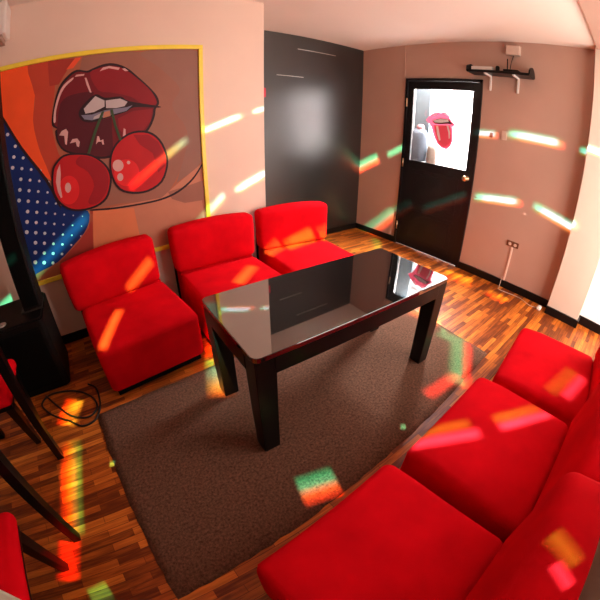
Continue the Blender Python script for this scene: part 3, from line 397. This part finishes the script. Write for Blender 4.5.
for m, p in ART:
    q = clip([tuple(a) for a in p])
    if len(q) > 2: layers.append((m, q))
    if m == 'blue':
        for i in range(-14, 15):
            for j in range(-14, 15):
                px, pz = -3.60+i*.062+j*.020, 1.0-i*.022+j*.066
                rad = max(.0035, min(.0145, .0135-.026*(px+3.74)-.004*(pz-.9)))
                if inside((px, pz), [tuple(a) for a in p]) and ix0+rad < px < ix1 and pz-rad > iz0:
                    layers.append(('dot', [(px+rad*math.cos(a), pz+rad*math.sin(a)) for a in [2*math.pi*n/10 for n in range(10)]]))
# dots share one level so the relief stays thin
bm, mats = polymesh(layers[:1]+[], 'y', -D-.014, .0002); bm.free()
bm = bmesh.new(); mats = []; lev = 0
for i, (m, p) in enumerate(layers):
    if not (m == 'dot' and i and layers[i-1][0] == 'dot'): lev += 1
    b2, mm = polymesh([(m, p)], 'y', -D-.014-lev*.0002, 0)
    if m not in mats: mats.append(m)
    for f in b2.faces:
        nf = bm.faces.new([bm.verts.new(v.co) for v in f.verts]); nf.material_index = mats.index(m)
    b2.free()
box(bm, MX0+.01, MX1-.01, -D-.014, -D, MZ0+.01, MZ1-.01, mi=0)
obj('printed_panel', ml(bm), mats, t)
bm = bmesh.new()
box(bm, MX0, MX1, -D-.03, -D, MZ1-FW, MZ1, bev=.004); box(bm, MX0, MX1, -D-.03, -D, MZ0, MZ0+FW, bev=.004)
box(bm, MX0, MX0+FW, -D-.03, -D, MZ0+FW, MZ1-FW, bev=.004); box(bm, MX1-FW, MX1, -D-.03, -D, MZ0+FW, MZ1-FW, bev=.004)
fo = obj('frame', ml(bm), 'yellow', t); fo['label'] = 'bright yellow frame'

# rug
def rugmesh():
    bm = bmesh.new(); cs = [(-3.60, -1.62), (-3.548, -2.745), (-1.255, -2.625), (-1.19, -1.50)]; nu, nv = 48, 26; rnd = random.Random(4); g = {}
    for i in range(nu+1):
        for j in range(nv+1):
            u, v = i/nu, j/nv
            a = [cs[0][k]*(1-u)+cs[3][k]*u for k in (0, 1)]; b = [cs[1][k]*(1-u)+cs[2][k]*u for k in (0, 1)]
            x, y = a[0]*(1-v)+b[0]*v, a[1]*(1-v)+b[1]*v
            e = i in (0, nu) or j in (0, nv)
            if e: x += rnd.uniform(-.005, .005); y += rnd.uniform(-.004, .004)
            g[i, j] = bm.verts.new((x, y, .003 if e else .010+.0012*math.sin(i*.9)*math.sin(j*.7)))
    for i in range(nu):
        for j in range(nv): bm.faces.new((g[i, j], g[i, j+1], g[i+1, j+1], g[i+1, j]))
    bmesh.ops.recalc_face_normals(bm, faces=bm.faces[:])
    r = bmesh.ops.extrude_face_region(bm, geom=bm.faces[:]); 
    for v in [q for q in r['geom'] if isinstance(q, bmesh.types.BMVert)]: v.co.z = .0006
    return fixn(bm)
tag(obj('rug', rugmesh(), 'rug', None, True), 'large grey-brown flat rug on the wooden floor under the table', 'rug')

# ------------------------------------------------------------------ sofa modules
def copy_tree(o, parent=None):
    c = o.copy(); C.objects.link(c); c.parent = parent
    for ch in list(o.children): copy_tree(ch, c)
    return c
def make_sofa(label, group, sd, bw):
    """armless module facing -y, origin on the floor under the middle of the seat front; sd = visible seat depth"""
    t = thing('sofa_module', label, 'sofa', group=group); sh = .362
    def seatfn(p):
        return Vector((p.x, p.y, p.z-.010*max(0, (-p.y-sd/2+.12))/.12 if p.z > 0 else p.z))
    obj('seat', rbox(0, sd/2+.01, (sh+.045)/2, .318, sd/2+.01, (sh-.045)/2, .038, 10, .008, seatfn), 'red', t, True)
    pts = [(sx*.3165 if y > .02 else sx*.296, y, sh-.045) for sx, y in ((-1, sd-.03), (-1, .05), (-1, .004), (1, .004), (1, .05), (1, sd-.03))]
    obj('piping', tube(bmesh.new(), pts, .0035, 6), 'red', t, True)
    def backfn(p):
        k = (p.z+.165)/.33
        return Vector((p.x*(1+.03*k), p.y+.018*k, p.z+.012*(1-(p.x/.33)**2)*(1 if p.z > 0 else 0)))
    obj('backrest', rbox(0, sd+.073, .530, bw, .068, .166, .036, 10, .012, backfn), 'red', t, True)
    bp = obj('back_panel', B(-.318, .318, sd+.152, sd+.170, .05, .655, bev=.004), 'dark', t); bp['label'] = 'black board behind the backrest'
    obj('rear_base', B(-.305, .305, sd+.02, sd+.15, .05, .36, bev=.006), 'red', t)
    obj('plinth', B(-.29, .29, .03, sd+.14, .006, .052, bev=.004), 'dark', t)
    for sx in (-1, 1):
        for y in (.07, sd+.10): obj('foot', B(sx*.26-.025, sx*.26+.025, y-.025, y+.025, 0, .02), 'dark', t)
    return t
GL = 'red sofa modules along the mural wall'; GR = 'red sofa modules along the window side'
first = make_sofa('red velvet armless sofa module under the mural, beside the black speakers', GL, .585, .328)
near = make_sofa('red velvet armless sofa module at the near bottom right, closest to the viewer', GR, .505, .314)
first.location = (-3.140, -1.535, 0); first.rotation_euler.z = math.radians(6)
near.location = (-2.958, -2.835, 0); near.rotation_euler.z = math.radians(184)
for src, lab, x, y, rz in (
    (first, 'red velvet armless sofa module in the middle of the row along the mural wall', -2.445, -1.51, -1.0),
    (first, 'red velvet armless sofa module in front of the glossy black wall', -1.757, -1.52, -5.5),
    (near, 'red velvet armless sofa module nearest the white pillar and window corner', -1.600, -2.833, 186.5),
    (near, 'red velvet armless sofa module in the middle of the window-side row', -2.275, -2.820, 182.5)):
    o = copy_tree(src); o['label'] = lab; o.location = (x, y, 0); o.rotation_euler.z = math.radians(rz)
near.scale = (.935, 1, 1)
nb = [c for c in near.children if c.name.startswith('backrest')][0]; nb.rotation_euler = (math.radians(6), 0, 0); nb.location = (.030, .026, -.040); nb.scale = (.96, 1, 1.13)
sag = [c for c in first.children if c.name.startswith('backrest')][0]          # this backrest cushion sits tilted, its left end low
sag.rotation_euler = (0, math.radians(-2.2), 0); sag.location = (-.010, -.012, -.012)

# ------------------------------------------------------------------ table
TX0, TX1, TY0, TY1, TH = -2.897, -1.662, -2.352, -1.803, .603
t = thing('coffee_table', 'black wooden table with a mirror-like glass top standing on the rug', 'table', ((TX0+TX1)/2, (TY0+TY1)/2, .0125), math.radians(-1.6))
lx, ly = (TX1-TX0)/2, (TY1-TY0)/2; z0 = -.0125
bm = bmesh.new()
def roundrect(hx, hy, r, n=6):
    o = []
    for cx, cy, a0 in ((hx-r, hy-r, 0), (-hx+r, hy-r, 90), (-hx+r, -hy+r, 180), (hx-r, -hy+r, 270)):
        o += [(cx+r*math.cos(math.radians(a0+90*k/n)), cy+r*math.sin(math.radians(a0+90*k/n))) for k in range(n+1)]
    return o
def slab(bm, pts, za, zb, bev):
    f = bm.faces.new([bm.verts.new((x, y, za)) for x, y in pts]); r = bmesh.ops.extrude_face_region(bm, geom=[f])
    vs = [q for q in r['geom'] if isinstance(q, bmesh.types.BMVert)]
    for v in vs: v.co.z = zb
    fixn(bm)
    tops = [e for e in bm.edges if abs(e.verts[0].co.z-zb) < 1e-6 and abs(e.verts[1].co.z-zb) < 1e-6]
    bmesh.ops.bevel(bm, geom=tops, offset=bev, segments=2, affect='EDGES'); return bm
obj('tabletop', slab(bm, roundrect(lx, ly, .03), TH-.022+z0, TH+z0, .002), 'glasstop', t)
ap0, ap1 = TH-.105+z0, TH-.022+z0
for s in (-1, 1):
    obj('apron', B(-lx+.09, lx-.09, s*(ly-.014)-.011, s*(ly-.014)+.011, ap0, ap1, bev=.002), 'blackwood', t)
    obj('apron', B(s*(lx-.014)-.011, s*(lx-.014)+.011, -ly+.09, ly-.09, ap0, ap1, bev=.002), 'blackwood', t)
for sx in (-1, 1):
    for sy in (-1, 1):
        bm = bmesh.new(); post(bm, (sx*(lx-.052), sy*(ly-.052), ap1), (sx*(lx-.058), sy*(ly-.054), 0), .047, .041)
        bmesh.ops.bevel(bm, geom=bm.edges[:], offset=.003, segments=2, affect='EDGES'); obj('leg', bm, 'blackwood', t)

# ------------------------------------------------------------------ speakers at the left
SX0, SX1, SY0, SY1, SH = -4.13, -3.735, -1.255, -.84, .515
t = thing('subwoofer', 'black floor subwoofer box carrying the tall column speaker', 'speaker', ((SX0+SX1)/2, (SY0+SY1)/2, 0))
hx, hy = (SX1-SX0)/2, (SY1-SY0)/2
bm = bmesh.new(); slab(bm, roundrect(hx, hy, .035, 4), .012, SH, .012)
obj('cabinet', bm, 'speaker', t)
obj('grille', B(-hx+.04, hx-.04, -hy-.012, -hy+.002, .06, SH-.05, bev=.008), 'grille', t)
for sx in (-1, 1):
    for sy in (-1, 1): obj('rubber_foot', lathe(bmesh.new(), ((.02, 0), (.022, .014)), (sx*(hx-.06), sy*(hy-.06), 0), (0, 0, 1), 12), 'cable', t)
bm = bmesh.new(); lathe(bm, ((.030, 0), (.030, .006), (.022, .010), (.020, .004), (.004, .004)), (-.085, -.135, SH-.001), (0, 0, 1), 18)
k = obj('socket', fixn(bm), 'steel', t, True); k['label'] = 'round steel socket on the top'
obj('column_mount', B(hx-.150, hx-.004, hy-.285, hy-.115, SH-.004, SH+.010, bev=.003), 'cable', t)
t = thing('column_speaker', 'tall narrow black column speaker standing on the subwoofer box', 'speaker', (-3.802, -1.04, SH+.010))
bm = bmesh.new(); slab(bm, roundrect(.062, .080, .012, 4), 0, 1.42, .006); obj('cabinet', bm, 'speaker', t)
obj('grille', B(-.050, .050, -.088, -.076, .02, 1.38, bev=.004), 'grille', t)

# cables on the floor
def smooth(pts, n=8):
    P = [Vector(p) for p in pts]; out = []
    for i in range(len(P)-1):
        a, b, c, d = P[max(i-1, 0)], P[i], P[i+1], P[min(i+2, len(P)-1)]
        for k in range(n):
            s = k/n; out.append(.5*((2*b)+(-a+c)*s+(2*a-5*b+4*c-d)*s*s+(-a+3*b-3*c+d)*s**3))
    return out+[P[-1]]
CAB = [[-3.618, -1.318, 0.0065], [-3.57, -1.386, 0.0065], [-3.564, -1.526, 0.0065], [-3.585, -1.607, 0.0065], [-3.627, -1.664, 0.0065], [-3.705, -1.668, 0.0065], [-3.775, -1.594, 0.0065], [-3.858, -1.521, 0.0065], [-3.918, -1.448, 0.0065], [-3.959, -1.353, 0.0065], [-3.882, -1.289, 0.0065], [-3.715, -1.341, 0.0065], [-3.608, -1.456, 0.0065], [-3.591, -1.568, 0.0065], [-3.658, -1.615, 0.0065], [-3.758, -1.558, 0.0065], [-3.832, -1.451, 0.0065], [-3.928, -1.287, 0.0065]]
tag(obj('cable', tube(bmesh.new(), smooth(CAB), .006, 8), 'cable', None, True), 'loose black cable looping on the floor beside the subwoofer', 'cable')

# ------------------------------------------------------------------ small dark table and red chairs at the far left edge
t = thing('side_table', 'dark slim-legged table at the left edge, mostly out of frame', 'table', (-4.12, -2.075, 0))
obj('tabletop', B(-.29, .275, -.29, .29, .72, .75, bev=.004), 'blackwood', t)
for x, y in ((.255, .247), (.255, -.25), (-.255, .247), (-.255, -.25)):
    bm = bmesh.new(); post(bm, (x, y, .72), (x, y, 0), .023, .018); obj('leg', bm, 'blackwood', t)
for y in (-.25, .247): obj('apron', B(-.24, .24, y-.012, y+.012, .66, .72), 'blackwood', t)
def seat_thing(name, label, cat, ox, oy, feet, sw, sd, back):
    t = thing(name, label, cat, (ox, oy, 0))
    obj('seat', rbox(0, 0, .435, sw, sd, .032, .03, 5, .008), 'red', t, True)
    obj('seat_frame', B(-sw+.02, sw-.02, -sd+.02, sd-.02, .375, .41, bev=.004), 'blackwood', t)
    for (tx, ty), (fx, fy) in feet:
        bm = bmesh.new(); post(bm, (tx, ty, .38), (fx, fy, 0), .024, .017); obj('leg', bm, 'blackwood', t)
    if back:
        for y in (-sd+.04, sd-.04):
            bm = bmesh.new(); post(bm, (-sw-.03, y, .88), (-sw+.03, y, .40), .016, .018); obj('back_post', bm, 'blackwood', t)
        obj('backrest', B(-sw-.035, -sw-.008, -sd+.05, sd-.05, .62, .86, bev=.01), 'red', t)
    return t
seat_thing('stool', 'black stool with a red seat behind the dark table leg, near the subwoofer', 'stool', -4.11, -1.66, (((.15, -.13), (.115, .0)), ((.15, .14), (.13, .13)), ((-.15, .14), (-.15, .14)), ((-.15, -.12), (-.15, -.12))), .19, .17, False)
seat_thing('dining_chair', 'black chair with a red seat at the bottom left corner under a white cloth', 'chair', -4.095, -2.635, (((.14, .16), (.137, .19)), ((.15, -.16), (.15, -.16)), ((-.15, .16), (-.15, .16)), ((-.15, -.16), (-.15, -.16))), .19, .215, True)
cl = tag(obj('cloth', rbox(0, 0, 0, .105, .085, .010, .009, 5, .003), 'cloth', None, True, (-3.995, -2.79, .487)), 'folded white cloth lying on the red chair at bottom left', 'cloth'); cl.rotation_euler.z = math.radians(-33)

# ------------------------------------------------------------------ things on the walls
t = thing('air_conditioner', 'white wall-mounted air conditioner above the mural, cut by the left edge', 'air conditioner', (-4.14, -D, 2.16))
bm = B(-.42, .42, -.19, 0, .035, .26, bev=.02, seg=3); obj('housing', bm, 'whiteplastic', t, True)
obj('vent', B(-.39, .39, -.165, -.02, .0, .04, bev=.006), 'acsh', t)

t = thing('wall_shelf', 'black wall shelf with white brackets to the right of the door', 'shelf', (0, -1.862, 2.085))
def shelfboard():
    bm = B(-.18, -.003, -.315, .315, -.008, .010, bev=.003); return bm
obj('board', shelfboard(), 'blackwood', t)
bm = bmesh.new(); box(bm, -.184, -.174, -.315, .315, -.012, .014, bev=.003); obj('front_lip', bm, 'blackwood', t)
for s in (-1, 1):
    bm = bmesh.new(); pts = [(-.18, s*.315, 0)]+[(-.092-.090*math.cos(a), s*.315, .095*math.sin(a)*.9) for a in [math.pi*k/10 for k in range(11)]]
    n = len(pts)-1; vs = [[bm.verts.new((p[0], p[1]+o, p[2])) for p in pts] for o in (-.007, .007)]
    bm.faces.new(vs[0][1:]); bm.faces.new(vs[1][1:][::-1])
    for i in range(1, n): bm.faces.new((vs[0][i], vs[0][i+1], vs[1][i+1], vs[1][i]))
    bm.faces.new((vs[0][n], vs[0][1], vs[1][1], vs[1][n])); obj('end_panel', fixn(bm), 'blackwood', t)
for y in (.13, -.16):
    bm = bmesh.new(); box(bm, -.015, -.001, y-.010, y+.010, -.16, -.012, bev=.002); box(bm, -.165, -.012, y-.010, y+.010, -.022, -.008, bev=.002)
    b = obj('bracket', bm, 'whiteplastic', t); b['label'] = 'white angle bracket'
SZ = 2.096
tag(obj('power_strip', B(-.13, -.07, -1.79, -1.57, SZ, SZ+.05, bev=.005), 'whiteplastic'), 'white power strip on the left half of the black shelf', 'power strip')
for i, (y, r, lab) in enumerate(((-1.535, .022, 'small black adapter plug on the shelf, left of the white strip'), (-1.845, .020, 'small black adapter plug on the shelf, right of the white strip'))):
    tag(obj('adapter', lathe(bmesh.new(), ((r, 0), (r, .05), (r*.7, .06)), (-.12, y, SZ), (0, 0, 1), 14), 'speaker', None), lab, 'adapter', 'adapters on the black shelf')
t = thing('router', 'dark router with an upright aerial on the right half of the shelf', 'router', (-.11, -1.99, SZ))
obj('body', B(-.05, .05, -.075, .075, 0, .028, bev=.006), 'speaker', t)
obj('aerial', tube(bmesh.new(), ((.03, .06, .02), (.035, .065, .15)), .006, 8), 'speaker', t)
tag(obj('junction_box', B(-.05, 0, -2.035, -1.895, 2.30, 2.395, bev=.006), 'cream'), 'small cream junction box on the wall just above the black shelf', 'box')
tag(obj('wire', tube(bmesh.new(), smooth(((-.01, -1.965, 2.30), (-.012, -1.95, 2.26), (-.05, -1.95, 2.18), (-.09, -1.96, 2.125))), .004, 6), 'cable', None, True), 'short black wire from the cream junction box to the shelf', 'wire')
tag(obj('wall_plate', B(-.012, 0, -1.95, -1.895, 1.45, 1.54, bev=.003), 'cream'), 'blank beige wall plate on the wall right of the door', 'plate')
tag(obj('switch', B(-.02, 0, -1.80, -1.77, 1.455, 1.50, bev=.003), 'brown'), 'small brown wall switch between the door and the beige plate', 'switch')
t = thing('power_outlet', 'brown power outlet low on the wall right of the door', 'outlet', (0, -2.208, .467))
obj('plate', B(-.010, 0, -.065, .065, -.028, .028, bev=.003), 'brown', t)
for y in (-.03, .03): obj('socket', lathe(bmesh.new(), ((.017, 0), (.017, .004), (.012, .0045)), (-.010, y, 0), (-1, 0, 0), 14), 'cream', t)
tag(obj('cable_duct', B(-.012, 0, -2.222, -2.200, .075, .44, bev=.003), 'wall'), 'thin painted cable duct running down from the brown outlet', 'duct')
tag(obj('cord', tube(bmesh.new(), smooth(((-.020, -2.19, .12), (-.03, -2.19, .06), (-.06, -2.20, .008), (-.12, -2.23, .007), (-.10, -2.45, .007), (-.16, -2.60, .007), (-.10, -2.70, .007))), .0030, 8), 'cream', None, True), 'thin pale cord from the cable duct along the black baseboard', 'cord')
tag(obj('plug', rbox(-.14, -2.69, .019, .035, .022, .018, .014, 3), 'whiteplastic', None, True), 'small white plug lying on the floor before the pillar', 'plug')
tag(obj('red_light_plate', B(-1.50, -1.437, -.012, 0, 1.70, 1.80, bev=.003), 'redlight'), 'small red light, built as a plate, on the black wall beside the mural wall edge', 'light')  # red light at the wall edge, built as a plain red plate
# reflected lines on the black wall, built as thin pale bars
for x0, x1, z, lab in ((-1.03, -.48, 2.285, 'thin pale reflected line, built as a strip, high on the glossy black wall'), (-1.30, -.95, 1.955, 'short pale reflected line, built as a strip, on the black wall below the high one')):
    tag(obj('glint_strip', B(x0, x1, -.006, 0, z-.0035, z+.0035, bev=.001), 'steel'), lab, 'strip')

# ------------------------------------------------------------------ rainbow streaks: added unseen spots, each with its own gobo
SRC_A = Vector((-3.2, -2.75, 2.25)); SRC_B = Vector((-.95, -2.95, 2.25))
STREAKS = [[[-2.406,-0.73,1.366],[-2.064,-0.73,1.482],[-2.229,-0.73,1.395],"W",1.0],
[[-1.984,-0.73,1.497],[-1.781,-0.73,1.565],[-1.875,-0.73,1.506],"W",1],
[[-2.157,-0.73,0.875],[-1.835,-0.73,1.007],[-1.981,-0.73,0.907],"W",1.2],
[[-2.521,-0.73,0.645],[-2.264,-0.73,0.858],[-2.369,-0.73,0.724],"C",0.8],
[[-2.97,-0.73,1.035],[-2.541,-0.73,1.311],[-2.743,-0.73,1.148],"R",2],
[[-3.82,-0.73,0.597],[-3.313,-0.73,0.904],[-3.541,-0.73,0.723],"G",1.4],
[[-4.191,-0.73,0.439],[-3.939,-0.73,0.534],[-4.051,-0.73,0.459],"G",0.9],
[[-0.988,0.0,1.034],[-0.283,0.0,1.093],[-0.647,0.0,1.023],"G",0.3],
[[0.0,0.102,0.806],[0.0,-0.314,1.019],[0.0,-0.153,0.867],"F",2.0],
[[0.0,-0.202,-0.027],[0.0,-0.674,0.399],[0.0,-0.516,0.148],"F",2.4],
[[-0.03,-0.713,0.399],[-0.03,-0.92,0.561],[-0.03,-0.864,0.439],"F",1.5],
[[0.0,-0.473,1.077],[0.0,-0.708,1.203],[0.0,-0.616,1.11],"G",1.5],
[[-0.03,-1.111,0.535],[-0.03,-1.599,0.815],[-0.03,-1.391,0.638],"F",2.5],
[[-0.0,-1.588,1.47],[0.0,-1.853,1.49],[0.0,-1.724,1.438],"W",1],
[[0.0,-1.978,1.521],[0.0,-2.521,1.527],[0.0,-2.252,1.477],"W",1.3],
[[0.0,-2.676,1.519],[0.0,-2.983,1.496],[0.0,-2.823,1.471],"W",0.8],
[[0.0,-1.704,0.818],[0.0,-2.208,0.892],[0.0,-1.966,0.809],"W",1.3],
[[0.0,-2.335,0.9],[0.0,-2.835,0.804],[0.0,-2.574,0.806],"W",1.2],
[[-3.424,-1.535,0.36],[-3.267,-1.195,0.36],[-3.333,-1.411,0.36],"O",1],
[[-3.152,-0.93,0.351],[-2.948,-0.93,0.538],[-3.026,-0.93,0.418],"O",0.9],
[[-2.465,-1.312,0.36],[-2.244,-1.123,0.36],[-2.365,-1.286,0.36],"O",1],
[[-1.812,-0.941,0.36],[-1.483,-0.883,0.36],[-1.696,-0.987,0.36],"Y",1.2],
[[-2.016,-0.965,0.36],[-1.84,-0.89,0.36],[-1.961,-1.006,0.36],"O",1],
[[-1.432,-0.951,0.36],[-1.298,-0.937,0.36],[-1.405,-0.999,0.36],"Y",1],
[[-1.773,-0.93,0.412],[-1.534,-0.93,0.45],[-1.639,-0.93,0.393],"O",0.5],
[[-1.464,-0.93,0.418],[-1.321,-0.93,0.441],[-1.368,-0.93,0.38],"O",0.6],
[[-3.725,-1.419,0.0],[-3.807,-1.608,0.0],[-3.809,-1.475,0.0],"A",1.5],
[[-3.788,-1.783,0.0],[-3.877,-2.288,0.0],[-3.882,-2.039,0.0],"V",1.5],
[[-3.902,-2.322,0.0],[-3.962,-2.503,-0.0],[-3.975,-2.399,0.0],"E",1.3],
[[-2.686,-1.353,0.01],[-2.887,-1.854,0.01],[-2.858,-1.599,0.01],"H",3.2],
[[-2.882,-2.588,0.01],[-2.718,-2.635,0.01],[-2.824,-2.666,0.01],"F",2.6],
[[-3.882,-2.62,0.0],[-3.791,-2.605,0.0],[-3.83,-2.65,0.0],"G",1.1],
[[-1.242,-2.35,0.01],[-1.708,-2.625,0.01],[-1.54,-2.461,0.01],"G",1.9],
[[-1.258,-2.451,0.01],[-1.686,-2.681,0.01],[-1.515,-2.551,0.01],"E",2.2],
[[-1.946,-2.564,0.01],[-1.656,-2.584,0.01],[-1.827,-2.613,0.01],"E",2.4],
[[-0.165,-0.531,0.0],[-0.596,-0.974,0.0],[-0.46,-0.763,0.0],"G",1.2],
[[-0.289,-1.645,0.0],[-0.243,-1.957,0.0],[-0.354,-1.837,0.0],"A",1.8],
[[-0.281,-2.166,0.0],[-0.293,-2.378,0.0],[-0.358,-2.289,0.0],"A",1.8],
[[-1.268,-1.899,0.0],[-1.225,-2.172,0.0],[-1.296,-2.059,0.0],"A",1.6],
[[-1.338,-2.224,0.01],[-1.339,-2.353,0.01],[-1.383,-2.302,0.01],"G",1.5],
[[-2.528,-2.791,0.36],[-2.306,-2.936,0.36],[-2.44,-2.878,0.36],"Y",0.55],
[[-2.553,-2.833,0.36],[-2.32,-2.996,0.36],[-2.461,-2.929,0.36],"P",0.9],
[[-2.2,-3.011,0.36],[-1.975,-3.142,0.36],[-2.114,-3.09,0.36],"Y",0.55],
[[-2.221,-3.053,0.36],[-1.969,-3.203,0.36],[-2.122,-3.14,0.36],"P",1],
[[-1.81,-3.158,0.36],[-1.532,-3.218,0.36],[-1.699,-3.221,0.36],"Y",0.4],
[[-1.787,-3.243,0.36],[-1.534,-3.286,0.36],[-1.677,-3.295,0.36],"P",0.6],
[[-2.88,-3.31,0.846],[-2.942,-3.31,1.004],[-2.946,-3.31,0.961],"Y",0.5],
[[-2.948,-3.31,0.922],[-2.985,-3.31,1.019],[-2.99,-3.31,0.993],"P",0.6],
[[-3.6,-1.995,0.01],[-3.575,-2.007,0.01],[-3.591,-2.016,0.01],"D",2.5],
[[-2.254,-2.611,0.01],[-2.234,-2.629,0.01],[-2.257,-2.631,0.01],"D",2.5],
[[-1.692,-2.637,0.0],[-1.666,-2.661,0.0],[-1.699,-2.661,0.0],"D",2.5],
[[-1.295,-2.222,0.0],[-1.262,-2.248,0.0],[-1.308,-2.254,0.0],"D",2.5],
[[0.0,-2.252,0.795],[0.0,-2.271,0.801],[0.0,-2.263,0.789],"DW",0.6],
[[-0.0,-1.814,0.185],[0.0,-1.835,0.192],[0.0,-1.827,0.179],"DW",0.6],
[[0.0,-2.483,0.233],[0.0,-2.502,0.24],[0.0,-2.495,0.228],"DW",0.6]]
PAL = dict(
    W=('v', [(0, (0, 0, 0)), (.2, (.0, .34, .20)), (.36, (.60, 1.1, 1.3)), (.60, (.95, 1.05, 1.35)), (.74, (.75, .28, .04)), (.95, (0, 0, 0))], [(0, (.03, .75, .42)), (.12, (.10, .9, .6)), (.28, (.85, 1, 1.1)), (.8, (1, .97, 1.05)), (.92, (1, .25, .08)), (1, (1, .08, .03))]),
    C=('v', [(0, (0, 0, 0)), (.2, (.0, .35, .25)), (.4, (.6, .95, .95)), (.6, (.9, .95, .9)), (.8, (.6, .3, .05)), (1, (0, 0, 0))], [(0, (.3, 1, .75)), (1, (1, 1, 1))]),
    F=('v', [(0, (0, 0, 0)), (.2, (.0, .45, .22)), (.42, (.12, .75, .45)), (.54, (.6, .5, .3)), (.68, (1, .22, .05)), (.85, (.7, .06, .02)), (1, (0, 0, 0))], [(0, (1, 1, 1)), (1, (1, 1, 1))]),
    R=('v', [(0, (0, 0, 0)), (.5, (1, 1, 1)), (1, (0, 0, 0))], [(0, (1, .12, .04)), (.45, (1, .42, .06)), (.7, (.5, .8, .2)), (1, (.2, .9, .7))]),
    G=('v', [(0, (0, 0, 0)), (.5, (.08, .95, .50)), (1, (0, 0, 0))], [(0, (1, 1, 1)), (1, (1, 1, 1))]),
    O=('v', [(0, (0, 0, 0)), (.5, (1.5, 20, .8)), (1, (0, 0, 0))], [(0, (1, 1, 1)), (1, (1, 1, 1))]),
    Y=('v', [(0, (0, 0, 0)), (.5, (.4, 24, .4)), (1, (0, 0, 0))], [(0, (1, 1, 1)), (1, (1, 1, 1))]),
    P=('v', [(0, (0, 0, 0)), (.5, (2, 8, 5)), (1, (0, 0, 0))], [(0, (1, 1, 1)), (1, (1, 1, 1))]),
    E=('v', [(0, (0, 0, 0)), (.5, (1.3, .03, .015)), (1, (0, 0, 0))], [(0, (1, 1, 1)), (1, (1, 1, 1))]),
    V=('v', [(0, (0, 0, 0)), (.2, (.05, .55, .30)), (.4, (.5, .75, .4)), (.55, (1, .55, .05)), (.75, (1, .14, .02)), (1, (0, 0, 0))], [(0, (.5, 1, 1.0)), (.3, (1, 1, 1)), (1, (1, 1, 1))]),
    H=('v', [(0, (0, 0, 0)), (.5, (1, 1, 1)), (1, (0, 0, 0))], [(0, (1, .1, .03)), (.3, (1, .12, .04)), (.42, (.1, .9, .5)), (.65, (.3, .9, .6)), (.85, (1, .7, .1)), (1, (1, .3, .05))]),
    A=('v', [(0, (0, 0, 0)), (.3, (.7, .8, .2)), (.55, (1, .55, .08)), (.8, (1, .12, .02)), (1, (0, 0, 0))], [(0, (1, 1, 1)), (1, (1, 1, 1))]),
    D=('v', [(0, (0, 0, 0)), (.5, (.2, 1, .55)), (1, (0, 0, 0))], [(0, (1, 1, 1)), (1, (1, 1, 1))]),
    DW=('v', [(0, (0, 0, 0)), (.5, (1, .85, .75)), (1, (0, 0, 0))], [(0, (1, 1, 1)), (1, (1, 1, 1))]))
STRENGTH = 1.0
def streak(i, A, Bp, Cp, kind, gain):
    SRC = SRC_B if A[2] < .02 and A[0] > -2.2 else SRC_A
    A, Bp, Cp = Vector(A), Vector(Bp), Vector(Cp); mid = (A+Bp)/2
    z = (SRC-mid).normalized(); x = (Bp-A); x = (x-z*x.dot(z)).normalized(); y = z.cross(x)
    loc = lambda P: ((P-SRC).dot(x)/-(P-SRC).dot(z), (P-SRC).dot(y)/-(P-SRC).dot(z))
    a = max(abs(loc(A)[0]), abs(loc(Bp)[0])); b = loc(Cp)[1]-loc(mid)[1]
    l = bpy.data.lights.new('streak_spot', 'SPOT'); r2 = (SRC-mid).length_squared
    l.energy = 130.0*gain*r2; l.shadow_soft_size = .003; l.spot_size = min(3, 2*math.atan(math.hypot(a*1.25, b*1.9))*1.1); l.spot_blend = .05
    o = bpy.data.objects.new('streak_spot', l); C.objects.link(o)
    o.matrix_world = Matrix(((x.x, y.x, z.x, SRC.x), (x.y, y.y, z.y, SRC.y), (x.z, y.z, z.z, SRC.z), (0, 0, 0, 1)))
    l.use_nodes = True; nt = l.node_tree; N = nt.nodes.new; L = nt.links; em = nt.nodes['Emission']
    tc = N('ShaderNodeTexCoord'); sp = N('ShaderNodeSeparateXYZ'); L.new(tc.outputs['Normal'], sp.inputs[0])
    az = N('ShaderNodeMath'); az.operation = 'ABSOLUTE'; L.new(sp.outputs[2], az.inputs[0])
    def norm(s, h):
        d = N('ShaderNodeMath'); d.operation = 'DIVIDE'; L.new(sp.outputs[s], d.inputs[0]); L.new(az.outputs[0], d.inputs[1])
        k = N('ShaderNodeMath'); k.operation = 'MULTIPLY_ADD'; k.inputs[1].default_value = SIGN*1/h*.5; k.inputs[2].default_value = .5; L.new(d.outputs[0], k.inputs[0]); return k
    def ramp(src, stops):
        r = N('ShaderNodeValToRGB'); e = r.color_ramp.elements; e[0].position, e[0].color = stops[0][0], (*stops[0][1], 1); e[1].position, e[1].color = stops[-1][0], (*stops[-1][1], 1)
        for p, c in stops[1:-1]: q = e.new(p); q.color = (*c, 1)
        L.new(src.outputs[0], r.inputs[0]); return r
    _, vs, us = PAL[kind]
    u = norm(0, a); v = norm(1, b*1.5)
    rv = ramp(v, vs); ru = ramp(u, us)
    u2 = norm(0, a*1.12); mk = ramp(u2, [(0, (0, 0, 0)), (.12, (1, 1, 1)), (.88, (1, 1, 1)), (1, (0, 0, 0))])
    m1 = N('ShaderNodeVectorMath'); m1.operation = 'MULTIPLY'; L.new(rv.outputs[0], m1.inputs[0]); L.new(ru.outputs[0], m1.inputs[1])
    m2 = N('ShaderNodeVectorMath'); m2.operation = 'MULTIPLY'; L.new(m1.outputs[0], m2.inputs[0]); L.new(mk.outputs[0], m2.inputs[1])
    L.new(m2.outputs[0], em.inputs['Color']); em.inputs['Strength'].default_value = STRENGTH
SIGN = 1
for i, s in enumerate(STREAKS): streak(i, *s)
